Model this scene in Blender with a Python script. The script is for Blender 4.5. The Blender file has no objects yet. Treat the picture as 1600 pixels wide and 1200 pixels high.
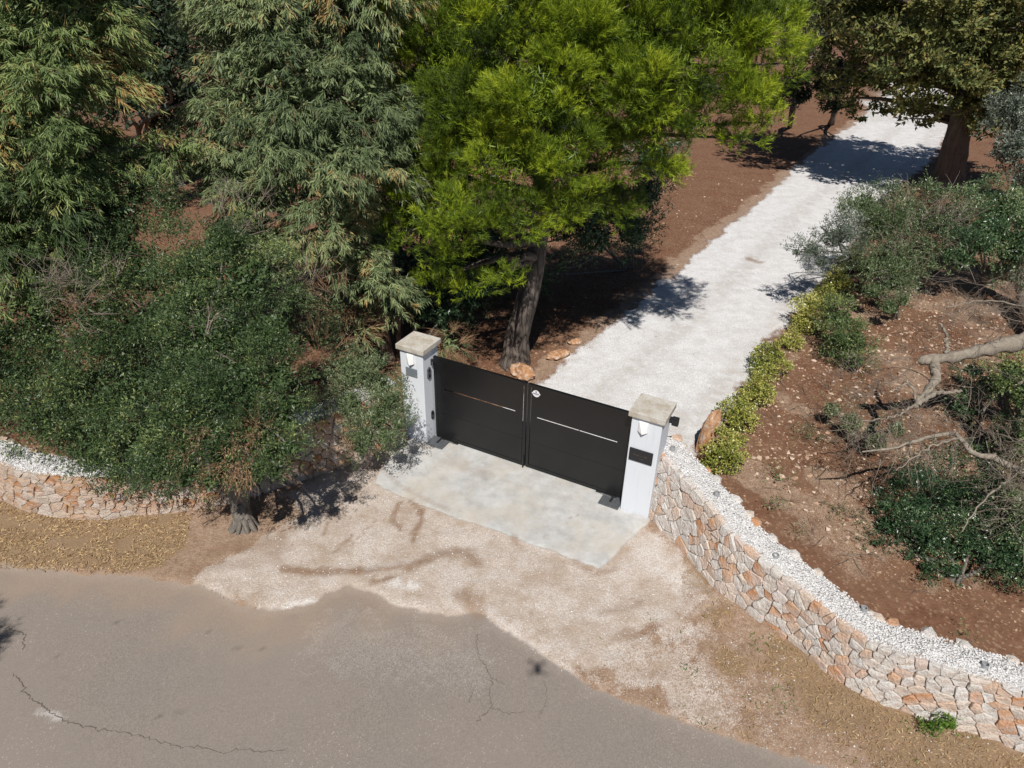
import bpy, math, random
import numpy as np
from mathutils import Vector, Matrix

# ------------------------------------------------------------------ camera, sky, sun, exposure
scn = bpy.context.scene
CH, CP, CR, CF = 7.641, math.radians(31.352), math.radians(1.386), 1109.0   # height, pitch, roll, focal length in photo pixels
cam_data = bpy.data.cameras.new('camera')
cam_data.sensor_width = 36.0
cam_data.lens = CF / 1600 * 36.0
cam_data.clip_start, cam_data.clip_end = 0.1, 2000
cam = bpy.data.objects.new('camera', cam_data)
cam.matrix_world = Matrix.Translation((0, 0, CH)) @ Matrix.Rotation(math.pi / 2 - CP, 4, 'X') @ Matrix.Rotation(CR, 4, 'Z')
scn.collection.objects.link(cam)
scn.camera = cam

SUN_EL, SUN_AZ = math.radians(52.2), math.radians(183.9)      # azimuth clockwise from +Y: the sun stands behind the camera
to_sun = Vector((math.sin(SUN_AZ) * math.cos(SUN_EL), math.cos(SUN_AZ) * math.cos(SUN_EL), math.sin(SUN_EL)))
scn.cycles.max_bounces = 4; scn.cycles.diffuse_bounces = 2; scn.cycles.glossy_bounces = 2; scn.cycles.transmission_bounces = 3
world = bpy.data.worlds.new('World'); scn.world = world; world.use_nodes = True
wn = world.node_tree.nodes; wl = world.node_tree.links
sky = wn.new('ShaderNodeTexSky'); sky.sky_type = 'NISHITA'; sky.sun_disc = False
sky.air_density = 0.7; sky.dust_density = 0.0; sky.sun_elevation = SUN_EL; sky.sun_rotation = SUN_AZ
bg = wn['Background']; bg.inputs[1].default_value = 0.05
wl.new(sky.outputs[0], bg.inputs[0])
sun_data = bpy.data.lights.new('sun', 'SUN'); sun_data.energy = 5.0; sun_data.angle = math.radians(0.53); sun_data.color = (1.0, 0.955, 0.89)
sun = bpy.data.objects.new('sun', sun_data)
sun.rotation_euler = (-to_sun).to_track_quat('-Z', 'Y').to_euler()
scn.collection.objects.link(sun)
scn.view_settings.view_transform = 'Standard'
scn.view_settings.look = 'None'
scn.view_settings.exposure = 0.0
scn.view_settings.gamma = 1.0

# ------------------------------------------------------------------ pixel -> place
def ray(px, py):
    dx, dy = px - 800, py - 600
    x = dx * math.cos(CR) + dy * math.sin(CR); y = -dx * math.sin(CR) + dy * math.cos(CR)
    u = -y / CF
    return np.array([x / CF, math.cos(CP) + u * math.sin(CP), -math.sin(CP) + u * math.cos(CP)])
def G(px, py, z=0.0):                    # where the line of sight meets the level z
    d = ray(px, py); t = (z - CH) / d[2]
    return np.array([0, 0, CH]) + d * t
def AY(px, py, Y):                       # where it meets the upright plane at distance Y
    d = ray(px, py)
    return np.array([0, 0, CH]) + d * (Y / d[1])
def depth(P): return P[1] * math.cos(CP) - (P[2] - CH) * math.sin(CP)
def poly_px(pts): return np.array([G(*q)[:2] for q in pts])

# ------------------------------------------------------------------ helpers
rng = np.random.default_rng(7)
random.seed(7)
COL = scn.collection
def norm(v): return v / np.maximum(np.linalg.norm(v, axis=-1, keepdims=True), 1e-9)

def mesh_np(name, V, F, mat=None, attrs=None, smooth=False):
    V = np.asarray(V, np.float32); F = np.asarray(F, np.int32)
    me = bpy.data.meshes.new(name)
    k = F.shape[1]; n = len(F)
    me.vertices.add(len(V)); me.vertices.foreach_set('co', V.ravel())
    me.loops.add(n * k); me.loops.foreach_set('vertex_index', F.ravel())
    me.polygons.add(n)
    me.polygons.foreach_set('loop_start', np.arange(0, n * k, k, dtype=np.int32))
    me.polygons.foreach_set('loop_total', np.full(n, k, np.int32))
    me.update(calc_edges=True)
    me.polygons.foreach_set('use_smooth', np.full(n, smooth, bool))
    if attrs:
        for an, a in attrs.items():
            at = me.attributes.new(an, 'FLOAT', 'POINT'); at.data.foreach_set('value', np.asarray(a, np.float32))
    if mat: me.materials.append(mat)
    return me

def obj(name, me, parent=None, mat=None):
    o = bpy.data.objects.new(name, me); COL.objects.link(o)
    if parent is not None: o.parent = parent
    if mat is not None and me is not None and not me.materials: me.materials.append(mat)
    return o
def empty(name, loc=(0, 0, 0)):
    o = bpy.data.objects.new(name, None); o.empty_display_size = 0.2; COL.objects.link(o); o.location = loc
    return o
def tag(o, label, cat, group=None):
    o['label'] = label; o['category'] = cat
    if group: o['group'] = group
    return o
def kind(o, k, label=None):
    o['kind'] = k
    if label: o['label'] = label
    return o

class MB:                                   # collects simple solids into one mesh
    def __init__(s): s.v = []; s.f = []
    def add(s, V, F):
        b = len(s.v); s.v += [tuple(map(float, p)) for p in V]; s.f += [tuple(i + b for i in q) for q in F]
    def box(s, x0, x1, y0, y1, z0, z1, M=None):
        V = [(x, y, z) for z in (z0, z1) for x, y in ((x0, y0), (x1, y0), (x1, y1), (x0, y1))]
        if M is not None: V = [M @ Vector(p) for p in V]
        s.add(V, [(3, 2, 1, 0), (4, 5, 6, 7), (0, 1, 5, 4), (1, 2, 6, 5), (2, 3, 7, 6), (3, 0, 4, 7)])
    def prism(s, pts, y0, y1, M=None):          # outline in x,z pushed along y
        n = len(pts)
        V = [(x, y0, z) for x, z in pts] + [(x, y1, z) for x, z in pts]
        if M is not None: V = [M @ Vector(p) for p in V]
        s.add(V, [tuple(range(n)), tuple(range(2 * n - 1, n - 1, -1))] + [(i, i + n, (i + 1) % n + n, (i + 1) % n) for i in range(n)])
    def mesh(s, name, bevel=0.0, mat=None):
        me = bpy.data.meshes.new(name); me.from_pydata(s.v, [], s.f); me.update()
        import bmesh
        bm = bmesh.new(); bm.from_mesh(me)
        bmesh.ops.recalc_face_normals(bm, faces=bm.faces)
        if bevel: bmesh.ops.bevel(bm, geom=list(bm.edges), offset=bevel, segments=2, affect='EDGES', profile=0.6)
        bm.to_mesh(me); bm.free()
        if mat: me.materials.append(mat)
        return me

def tube_np(P, R, sides=8, seed=0, rough=0.0):
    P = np.asarray(P, float); R = np.asarray(R, float); n = len(P)
    T = norm(np.gradient(P, axis=0))
    ref = np.array([0.31, 0.17, 0.93]) if abs(T[0] @ [0.31, 0.17, 0.93]) < .9 else np.array([1., 0, 0])
    A = norm(np.cross(T, ref)); B = np.cross(T, A)
    a = np.linspace(0, 2 * np.pi, sides, endpoint=False)
    r = np.random.default_rng(seed)
    RR = R[:, None] * (1 + rough * r.uniform(-1, 1, (n, sides)))
    V = P[:, None] + RR[..., None] * (np.cos(a)[None, :, None] * A[:, None] + np.sin(a)[None, :, None] * B[:, None])
    i, j = np.meshgrid(np.arange(n - 1), np.arange(sides), indexing='ij')
    F = np.stack([i * sides + j, i * sides + (j + 1) % sides, (i + 1) * sides + (j + 1) % sides, (i + 1) * sides + j], -1).reshape(-1, 4)
    return V.reshape(-1, 3), F
def join(parts):
    V = []; F = []; b = 0
    for v, f in parts:
        V.append(v); F.append(f + b); b += len(v)
    return np.concatenate(V), np.concatenate(F)
def spline(pts, n):
    pts = np.asarray(pts, float)
    if len(pts) == 2: return pts[0] + (pts[1] - pts[0]) * np.linspace(0, 1, n)[:, None]
    d = np.r_[0, np.cumsum(np.linalg.norm(np.diff(pts, axis=0), axis=1))]
    t = np.linspace(0, d[-1], n); out = []
    P = np.vstack([2 * pts[0] - pts[1], pts, 2 * pts[-1] - pts[-2]])
    for u in t:
        i = min(np.searchsorted(d, u, side='right') - 1, len(pts) - 2); i = max(i, 0)
        w = (u - d[i]) / max(d[i + 1] - d[i], 1e-9)
        a, b, c, e = P[i], P[i + 1], P[i + 2], P[i + 3]
        out.append(.5 * ((2 * b) + (c - a) * w + (2 * a - 5 * b + 4 * c - e) * w * w + (3 * b - a - 3 * c + e) * w ** 3))
    return np.array(out)

_perm = np.random.default_rng(3).random(65536)
def _h(i, j, k=0): return _perm[(i * 7919 + j * 104729 + k * 15485863) & 65535]
def vnoise(x, y):
    i = np.floor(x).astype(np.int64); j = np.floor(y).astype(np.int64); u = x - i; v = y - j
    u = u * u * (3 - 2 * u); v = v * v * (3 - 2 * v)
    return (_h(i, j) * (1 - u) + _h(i + 1, j) * u) * (1 - v) + (_h(i, j + 1) * (1 - u) + _h(i + 1, j + 1) * u) * v
def fbm(x, y, o=4):
    s = 0; a = .5; t = 0
    for q in range(o): s = s + a * vnoise(x * 2 ** q + 17 * q, y * 2 ** q - 9 * q); t += a; a *= .55
    return s / t
def seg_dist(P, pts, closed=False):
    D = np.full(len(P), 1e9); n = len(pts)
    for i in range(n if closed else n - 1):
        a, b = pts[i], pts[(i + 1) % n]; e = b - a
        t = np.clip(((P - a) @ e) / max(e @ e, 1e-12), 0, 1)
        D = np.minimum(D, np.hypot(*(P - a - t[:, None] * e).T))
    return D
def inside(P, pts):
    c = np.zeros(len(P), bool); n = len(pts)
    for i in range(n):
        (x0, y0), (x1, y1) = pts[i], pts[(i + 1) % n]
        if y0 == y1: continue
        k = ((y0 > P[:, 1]) != (y1 > P[:, 1])) & (P[:, 0] < (x1 - x0) * (P[:, 1] - y0) / (y1 - y0) + x0)
        c ^= k
    return c
def sdf(P, pts):                                    # positive inside
    d = seg_dist(P, pts, True)
    return np.where(inside(P, pts), d, -d)
def sstep(a, b, x):
    t = np.clip((x - a) / (b - a), 0, 1); return t * t * (3 - 2 * t)

# ------------------------------------------------------------------ materials
class NT:
    def __init__(s, name):
        s.m = bpy.data.materials.new(name); s.m.use_nodes = True; s.t = s.m.node_tree; s.n = s.t.nodes; s.l = s.t.links
        s.b = s.n['Principled BSDF']; s.out = s.n['Material Output']
        s.tc = s.n.new('ShaderNodeTexCoord')
        s.co = s.tc.outputs['Object']
    def set(s, sock, v):
        if hasattr(v, 'is_output'): s.l.new(v, sock)
        else:
            if isinstance(v, (tuple, list)) and len(v) == 3 and sock.type == 'RGBA': v = (*v, 1)
            sock.default_value = v
    def noise(s, scale, detail=4, rough=.6, co=None, dist=0.0):
        n = s.n.new('ShaderNodeTexNoise'); n.inputs['Scale'].default_value = scale; n.inputs['Detail'].default_value = detail
        n.inputs['Roughness'].default_value = rough; n.inputs['Distortion'].default_value = dist
        s.l.new(co or s.co, n.inputs['Vector']); return n.outputs[0]
    def voro(s, scale, feat='F1', out='Distance', co=None):
        n = s.n.new('ShaderNodeTexVoronoi'); n.feature = feat; n.inputs['Scale'].default_value = scale
        s.l.new(co or s.co, n.inputs['Vector']); return n.outputs[out]
    def ramp(s, fac, stops):
        n = s.n.new('ShaderNodeValToRGB'); e = n.color_ramp.elements
        while len(e) < len(stops): e.new(0.5)
        for q, (p, c) in zip(e, stops):
            q.position = p; q.color = (*c, 1) if isinstance(c, (tuple, list)) else (c, c, c, 1)
        s.l.new(fac, n.inputs[0]); return n.outputs[0]
    def mix(s, fac, a, b, mode='MIX'):
        n = s.n.new('ShaderNodeMix'); n.data_type = 'RGBA'; n.blend_type = mode
        s.set(n.inputs[0], fac); s.set(n.inputs[6], a); s.set(n.inputs[7], b); return n.outputs[2]
    def math(s, op, a, b=0.0, clamp=False):
        n = s.n.new('ShaderNodeMath'); n.operation = op; n.use_clamp = clamp
        s.set(n.inputs[0], a); s.set(n.inputs[1], b); return n.outputs[0]
    def attr(s, name):
        n = s.n.new('ShaderNodeAttribute'); n.attribute_name = name; return n.outputs['Fac']
    def rnd(s):
        n = s.n.new('ShaderNodeObjectInfo'); return n.outputs['Random']
    def bump(s, h, strength=.4, dist=.01, prev=None):
        n = s.n.new('ShaderNodeBump'); n.inputs['Strength'].default_value = strength; n.inputs['Distance'].default_value = dist
        s.l.new(h, n.inputs['Height'])
        if prev is not None: s.l.new(prev, n.inputs['Normal'])
        return n.outputs[0]
    def done(s, col=None, rough=.8, normal=None, metal=0.0, spec=.3):
        if col is not None: s.set(s.b.inputs['Base Color'], col)
        s.set(s.b.inputs['Roughness'], rough); s.b.inputs['Metallic'].default_value = metal
        s.b.inputs['Specular IOR Level'].default_value = spec
        if normal is not None: s.l.new(normal, s.b.inputs['Normal'])
        return s.m

def leaf_mat(name, stops, rough=.45, trans=.25, spec=.35):
    t = NT(name)
    c = t.ramp(t.attr('var'), stops)
    t.done(c, rough, spec=spec)
    tr = t.n.new('ShaderNodeBsdfTranslucent'); ms = t.n.new('ShaderNodeMixShader'); ms.inputs[0].default_value = trans * .6
    t.l.new(t.mix(0.5, c, (.6, .8, .1), 'MULTIPLY') if False else c, tr.inputs[0])
    t.l.new(t.b.outputs[0], ms.inputs[1]); t.l.new(tr.outputs[0], ms.inputs[2]); t.l.new(ms.outputs[0], t.out.inputs[0])
    return t.m
def bark_mat(name, a, b, scale=14, plates=.75):
    t = NT(name)
    mp = t.n.new('ShaderNodeMapping'); mp.inputs['Scale'].default_value = (1, 1, .22); t.l.new(t.co, mp.inputs[0])
    n = t.noise(scale, 6, .7, mp.outputs[0], .6)
    v = t.voro(scale * .8, 'DISTANCE_TO_EDGE', 'Distance', mp.outputs[0])
    c = t.ramp(n, [(.3, a), (.7, b)])
    c = t.mix(t.ramp(v, [(0, plates), (.12, 0)]), c, tuple(q * .35 for q in a))
    return t.done(c, .9, t.bump(t.math('ADD', n, t.math('MULTIPLY', t.ramp(v, [(0, 0), (.25, 1)]), plates)), .9, .02))

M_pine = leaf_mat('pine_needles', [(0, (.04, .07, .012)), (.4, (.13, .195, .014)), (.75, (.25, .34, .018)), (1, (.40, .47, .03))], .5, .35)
M_pine2 = leaf_mat('pine_needles_far', [(0, (.06, .10, .012)), (.45, (.14, .21, .013)), (.8, (.20, .28, .014)), (1, (.27, .34, .02))], .5, .3)
M_euc = leaf_mat('eucalyptus_leaf', [(0, (.045, .07, .032)), (.4, (.14, .19, .085)), (.75, (.25, .305, .14)), (.93, (.35, .39, .17)), (1, (.40, .27, .11))], .5, .2, .3)
M_euc2 = leaf_mat('eucalyptus_leaf_green', [(0, (.045, .075, .028)), (.4, (.125, .18, .06)), (.75, (.23, .30, .105)), (.92, (.34, .385, .14)), (1, (.38, .24, .09))], .5, .2, .3)
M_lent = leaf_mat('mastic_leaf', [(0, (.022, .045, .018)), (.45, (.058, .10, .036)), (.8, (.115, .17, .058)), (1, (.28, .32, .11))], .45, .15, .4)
M_olive = leaf_mat('olive_leaf', [(0, (.05, .08, .035)), (.5, (.10, .145, .06)), (.85, (.16, .205, .095)), (1, (.29, .32, .19))], .4, .15, .5)
M_silver = leaf_mat('silver_olive_leaf', [(0, (.05, .065, .045)), (.5, (.10, .125, .09)), (1, (.24, .27, .22))], .4, .15, .5)
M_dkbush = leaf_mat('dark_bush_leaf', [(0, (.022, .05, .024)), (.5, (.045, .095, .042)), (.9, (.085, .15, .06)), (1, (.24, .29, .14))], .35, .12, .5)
M_euo = leaf_mat('golden_hedge_leaf', [(0, (.06, .10, .02)), (.35, (.20, .24, .045)), (.75, (.44, .43, .09)), (1, (.64, .59, .22))], .35, .25, .5)
M_cyp = leaf_mat('cypress_spray', [(0, (.04, .06, .022)), (.4, (.11, .135, .045)), (.75, (.20, .195, .06)), (.9, (.15, .205, .085)), (1, (.31, .25, .08))], .7, .1, .2)
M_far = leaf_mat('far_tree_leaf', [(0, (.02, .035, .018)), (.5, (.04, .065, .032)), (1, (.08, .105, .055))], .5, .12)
M_grey = leaf_mat('dry_grey_twig', [(0, (.10, .085, .07)), (.6, (.20, .165, .135)), (1, (.32, .27, .22))], .9, .0, .1)
M_dead = leaf_mat('dead_leaf', [(0, (.11, .062, .036)), (.5, (.24, .145, .085)), (1, (.42, .28, .17))], .8, .15, .1)
M_straw = leaf_mat('straw', [(0, (.22, .135, .07)), (.5, (.44, .30, .155)), (1, (.68, .52, .30))], .7, .15, .2)
M_grass = leaf_mat('weed_leaf', [(0, (.05, .10, .015)), (.6, (.10, .19, .03)), (1, (.17, .27, .05))], .5, .25, .3)
M_pbark = bark_mat('pine_bark', (.085, .068, .058), (.20, .165, .14), 11)
M_ebark = bark_mat('eucalyptus_bark', (.17, .12, .085), (.34, .27, .21), 8)
M_obark = bark_mat('olive_bark', (.09, .08, .07), (.25, .225, .195), 16, .1)
M_cbark = bark_mat('cypress_bark', (.07, .055, .045), (.17, .135, .11), 9, .2)
M_drybark = bark_mat('dry_olive_wood', (.17, .145, .115), (.37, .32, .26), 16, .1)

# terrain: one material that reads the masks stored on the ground sheets
def terrain_material():
    t = NT('terrain')
    fine = t.noise(90, 3, .7); mid = t.noise(9, 5, .65); big = t.noise(1.3, 4, .6); grit = t.voro(85, 'F1', 'Color'); gd = t.voro(85)
    grit2 = t.voro(30, 'F1', 'Color'); gd2 = t.voro(30)
    def bw(c):
        n = t.n.new('ShaderNodeRGBToBW'); t.l.new(c, n.inputs[0]); return n.outputs[0]
    g1 = bw(grit); g2 = bw(grit2)
    # red soil
    soil = t.ramp(mid, [(.25, (.10, .047, .028)), (.5, (.175, .086, .051)), (.75, (.26, .145, .092))])
    soil = t.mix(t.ramp(big, [(.35, 0), (.65, .65)]), soil, (.225, .135, .085))
    soil = t.mix(t.ramp(g2, [(.76, 0), (.80, .55)]), soil, (.40, .27, .18))
    soil = t.mix(t.ramp(fine, [(.3, .4), (.6, 0)]), soil, (.10, .05, .03))
    # straw coloured verge
    straw = t.ramp(fine, [(.25, (.15, .10, .065)), (.5, (.27, .19, .12)), (.8, (.42, .31, .195))])
    straw = t.mix(t.ramp(mid, [(.4, 0), (.65, .6)]), straw, (.27, .175, .105))
    # brown verge earth
    earth = t.ramp(mid, [(.25, (.21, .13, .085)), (.55, (.31, .21, .145)), (.8, (.40, .29, .215))])
    earth = t.mix(t.ramp(g1, [(.68, 0), (.75, .5)]), earth, (.46, .38, .31))
    # beige gravel
    beige = t.ramp(g1, [(.15, (.42, .355, .305)), (.5, (.53, .465, .415)), (.85, (.63, .575, .53))])
    beige = t.mix(t.ramp(t.noise(1.7, 6, .7), [(.38, .75), (.58, 0)]), beige, (.36, .27, .20))
    beige = t.mix(t.ramp(t.noise(22, 4, .7), [(.56, 0), (.70, .3)]), beige, (.36, .26, .19))
    # white gravel
    white = t.ramp(g1, [(.12, (.47, .46, .455)), (.45, (.70, .695, .70)), (.85, (.77, .77, .78))])
    white = t.mix(t.ramp(t.noise(2.4, 5, .7), [(.42, 0), (.68, .5)]), white, (.47, .435, .405))
    white = t.mix(t.ramp(t.noise(30, 5, .75), [(.57, 0), (.72, .55)]), white, (.33, .285, .25))
    # asphalt
    asp = t.ramp(g1, [(.1, (.20, .172, .150)), (.5, (.243, .208, .182)), (.9, (.295, .256, .225))])
    asp = t.mix(t.ramp(big, [(.3, .55), (.62, 0)]), asp, (.235, .207, .187))
    asp = t.mix(t.ramp(t.noise(.4, 4, .55), [(.42, 0), (.66, .7)]), asp, (.275, .232, .20))
    asp = t.mix(t.ramp(t.noise(5, 5, .7), [(.55, 0), (.75, .35)]), asp, (.215, .188, .168))
    asp = t.mix(t.math('MULTIPLY', t.ramp(g1, [(.86, 0), (.88, .5)]), t.ramp(t.noise(.8, 3, .6), [(.5, 0), (.62, 1)])), asp, (.52, .49, .46))
    # concrete
    con = t.ramp(t.noise(3.6, 8, .72), [(.30, (.36, .355, .345)), (.5, (.475, .475, .465)), (.70, (.58, .58, .575))])
    con = t.mix(t.ramp(t.noise(1.1, 4, .6), [(.45, 0), (.68, .6)]), con, (.52, .455, .37))
    con = t.mix(t.ramp(t.noise(6.5, 6, .75), [(.57, 0), (.74, .6)]), con, (.32, .31, .30))
    con = t.mix(t.ramp(fine, [(.62, 0), (.75, .3)]), con, (.30, .28, .26))
    jit = t.math('SUBTRACT', t.math('ADD', t.math('MULTIPLY', mid, .5), t.math('MULTIPLY', g1, .5)), .5)
    def m(name, w=.6):
        a = t.math('ADD', t.attr(name), t.math('MULTIPLY', jit, w))
        return t.ramp(a, [(.36, 0), (.64, 1)])
    c = soil
    c = t.mix(m('m_earth'), c, earth)
    c = t.mix(m('m_straw', .9), c, straw)
    c = t.mix(m('m_white', .5), c, white)
    c = t.mix(t.math('MULTIPLY', t.attr('m_track'), t.ramp(t.noise(3.5, 5, .7), [(.36, 0), (.60, .75)])), c, (.46, .425, .395))
    c = t.mix(m('m_beige', .7), c, beige)
    c = t.mix(m('m_road', .6), c, asp)
    c = t.mix(t.ramp(t.math('MULTIPLY', t.attr('m_sand'), t.math('ADD', 1.0, t.math('MULTIPLY', jit, 1.2))), [(0, 0), (1, .7)]), c, (.33, .25, .19))
    c = t.mix(m('m_slab', .45), c, con)
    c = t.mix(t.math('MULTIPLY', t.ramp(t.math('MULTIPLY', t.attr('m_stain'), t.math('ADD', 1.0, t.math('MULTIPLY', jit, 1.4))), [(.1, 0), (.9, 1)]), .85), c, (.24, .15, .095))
    c = t.mix(t.math('MULTIPLY', t.ramp(t.math('MULTIPLY', t.attr('m_chalk'), t.math('ADD', 1.0, t.math('MULTIPLY', jit, 2.2))), [(.12, 0), (.9, 1)]), .8), c, (.74, .73, .72))
    c = t.mix(t.math('MULTIPLY', t.attr('m_tar'), .5), c, (.06, .055, .05))
    smooth = t.math('MAXIMUM', m('m_slab', .2), t.math('MULTIPLY', m('m_road', .2), .85))
    hgt = t.math('ADD', t.math('MULTIPLY', gd2, 1.0), t.math('MULTIPLY', t.math('ADD', gd, mid), .8))
    hh = t.math('MULTIPLY', hgt, t.math('SUBTRACT', 1.0, t.math('MULTIPLY', smooth, .95)))
    return t.done(c, .92, t.bump(hh, .5, .012), spec=.15)
M_terrain = terrain_material()

def stone_mat(name, stops, orange=.5):
    t = NT(name)
    c = t.ramp(t.rnd(), stops)
    n = t.noise(7, 6, .7); n2 = t.noise(28, 5, .7)
    c = t.mix(t.ramp(n, [(.52, 0), (.68, orange)]), c, (.46, .215, .105))
    c = t.mix(t.ramp(t.noise(4.5, 4, .6), [(.5, 0), (.7, .55)]), c, (.72, .69, .65))
    c = t.mix(t.ramp(n2, [(.28, .4), (.46, 0)]), c, (.30, .24, .20))
    return t.done(c, .9, t.bump(t.math('ADD', n, n2), 1.0, .03), spec=.2)
M_stoneR = stone_mat('pale_wall_stone', [(0, (.72, .67, .61)), (.22, (.78, .745, .71)), (.42, (.69, .65, .61)), (.60, (.76, .66, .57)), (.80, (.68, .45, .31)), (.90, (.60, .30, .15)), (1, (.77, .73, .70))], .6)
M_stoneL = stone_mat('ochre_wall_stone', [(0, (.58, .50, .42)), (.25, (.52, .31, .17)), (.45, (.60, .55, .50)), (.62, (.54, .38, .25)), (.80, (.46, .22, .10)), (1, (.56, .48, .40))], .8)
t = NT('wall_mortar'); M_mortar = t.done(t.ramp(t.noise(14, 5, .7), [(.3, (.28, .20, .15)), (.7, (.50, .40, .32))]), .95, t.bump(t.noise(30, 4), .9, .03))
t = NT('white_crushed_stone')
_g = t.voro(38, 'F1', 'Color'); _d = t.voro(38)
M_chipbed = t.done(t.mix(t.ramp(_d, [(.45, 0), (.85, .45)]), t.ramp(_g, [(.2, (.60, .59, .58)), (.6, (.72, .715, .71)), (.9, (.78, .78, .78))]), (.36, .33, .31)), .9, t.bump(_d, 1.0, .03))
t = NT('white_stone_chip'); M_chip = t.done(t.ramp(t.attr('var'), [(0, (.44, .40, .37)), (.3, (.62, .605, .595)), (1, (.78, .78, .785))]), .85, spec=.2)
t = NT('soil_pebble'); M_pebble = t.done(t.ramp(t.attr('var'), [(0, (.20, .10, .06)), (.5, (.42, .28, .19)), (1, (.62, .50, .40))]), .9, spec=.2)
t = NT('red_limestone_boulder')
n = t.noise(5, 7, .7); M_boulder = t.done(t.mix(t.ramp(t.noise(11, 5, .7), [(.5, 0), (.62, .8)]), t.ramp(n, [(.3, (.22, .095, .04)), (.5, (.46, .245, .125)), (.7, (.56, .38, .25))]), (.58, .50, .42)), .9, t.bump(t.noise(14, 6, .7), .9, .03))
t = NT('white_plaster')
_c = t.mix(t.ramp(t.noise(2.5, 5, .65), [(.45, 0), (.7, .25)]), t.mix(t.ramp(t.noise(7, 6, .7), [(.58, 0), (.75, .3)]), (.665, .70, .75), (.58, .605, .64)), (.62, .655, .705))
_sp = t.n.new('ShaderNodeSeparateXYZ'); t.l.new(t.co, _sp.inputs[0])
_d = t.math('ADD', t.math('MULTIPLY', _sp.outputs[2], -4.0), t.math('MULTIPLY', t.noise(9, 6, .7), 1.3))
_c = t.mix(t.ramp(_d, [(.25, 0), (.75, .55)]), _c, (.46, .37, .29))
_mp = t.n.new('ShaderNodeMapping'); _mp.inputs['Scale'].default_value = (1, 1, .08); t.l.new(t.co, _mp.inputs[0])
_c = t.mix(t.ramp(t.noise(26, 4, .6, _mp.outputs[0]), [(.56, 0), (.78, .22)]), _c, (.42, .42, .42))
M_plaster = t.done(_c, .75, t.bump(t.noise(60, 4, .6), .12, .004), spec=.3)
t = NT('weathered_cap_stone')
M_cap = t.done(t.mix(t.ramp(t.noise(5.5, 6, .7), [(.42, 0), (.62, .75)]), t.ramp(t.noise(16, 6, .7), [(.3, (.46, .435, .39)), (.7, (.60, .575, .53))]), (.36, .30, .22)), .85, t.bump(t.noise(40, 5, .7), .35, .006))
t = NT('black_gate_paint')
_n = t.noise(1.8, 4, .6)
M_gate = t.done(t.ramp(_n, [(.3, (.005, .0052, .006)), (.7, (.009, .0092, .010))]), t.math('ADD', .22, t.math('MULTIPLY', t.noise(6, 5, .7), .22)), t.bump(t.noise(150, 3, .6), .05, .002), spec=.5)
t = NT('black_metal'); M_metal = t.done((.022, .022, .025), .45, metal=.2, spec=.5)
t = NT('grey_steel_plate'); M_steel = t.done(t.ramp(t.noise(18, 5, .7), [(.3, (.10, .11, .12)), (.7, (.17, .18, .19))]), .5, metal=.4)
t = NT('plate_grey'); M_plate = t.done(t.ramp(t.noise(25, 4), [(.3, (.20, .23, .26)), (.7, (.27, .30, .33))]), .45, metal=.3)
t = NT('lens_glass'); M_lens = t.done((.01, .01, .015), .12, spec=.6)
t = NT('lamp_white'); M_lamp = t.done((.80, .80, .79), .5)
t = NT('sticker_white'); M_sticker = t.done((.78, .76, .78), .5)
t = NT('sticker_print'); M_print = t.done((.22, .23, .27), .6)
t = NT('gold_lettering'); M_gold = t.done((.11, .10, .078), .5, metal=.3)
t = NT('plate_lettering'); M_pltxt = t.done((.12, .14, .165), .5)
t = NT('screw'); M_screw = t.done((.5, .5, .5), .3, metal=.9)
t = NT('pipe_grey'); M_pipe = t.done((.33, .34, .35), .6)
t = NT('bore_shade'); M_bore_shade = t.done((.03, .03, .03), .9)  # near-black colour painting the shade inside the pipe sleeves
t = NT('crack'); M_crack = t.done((.13, .11, .093), .95)

# ------------------------------------------------------------------ ground sheets
road_edge = [(-400, 850), (-150, 872), (0, 886), (120, 893), (230, 900), (310, 915), (370, 940), (420, 953), (470, 945), (510, 925), (545, 915), (580, 925), (615, 948), (690, 962), (755, 958), (790, 985), (850, 1022), (910, 1060), (985, 1092), (1070, 1130), (1160, 1158), (1280, 1198), (1450, 1250), (1700, 1310)]
RE = poly_px(road_edge)
ROAD = np.vstack([[-70, RE[0][1] + 3], RE, [60, -14], [60, -40], [-70, -40]])
left_d = [(700, 690), (790, 650), (838, 602), (880, 568), (930, 532), (1000, 474), (1065, 418), (1130, 362), (1200, 308), (1240, 268), (1300, 219), (1345, 188), (1380, 150), (1420, 115)]
right_d = [(1540, 105), (1520, 140), (1490, 190), (1452, 250), (1400, 292), (1350, 345), (1300, 425), (1255, 470), (1215, 510), (1180, 560), (1150, 610), (1110, 660), (1075, 700), (1040, 760), (980, 790)]
DRIVE = np.vstack([poly_px(left_d), poly_px(right_d)])
SLAB = poly_px([(662, 655), (640, 690), (604, 722), (586, 757), (640, 782), (700, 806), (770, 829), (830, 851), (890, 872), (936, 888), (958, 868), (985, 843), (1016, 815), (1010, 770), (985, 735)])
APRON = poly_px([(300, 905), (360, 870), (430, 838), (470, 800), (430, 775), (520, 735), (640, 690), (800, 740), (1016, 813), (1075, 870), (1120, 930), (1090, 960), (1010, 985), (960, 1000), (940, 1050), (985, 1098), (800, 1020), (600, 960), (430, 960), (340, 935)])
VERGE_R = poly_px([(1020, 820), (1124, 925), (1232, 1002), (1322, 1072), (1416, 1114), (1640, 1190), (1900, 1300), (1500, 1270), (1160, 1158), (985, 1092), (935, 1050), (935, 1000), (1020, 960), (1090, 945)])
VERGE_L = poly_px([(-500, 700), (-100, 760), (0, 782), (140, 812), (259, 796), (300, 806), (290, 850), (250, 885), (200, 895), (0, 887), (-300, 860), (-500, 845)])
EARTH = poly_px([(230, 900), (260, 840), (290, 800), (420, 780), (470, 800), (440, 840), (380, 880), (340, 930), (430, 955), (300, 915)])
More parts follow.
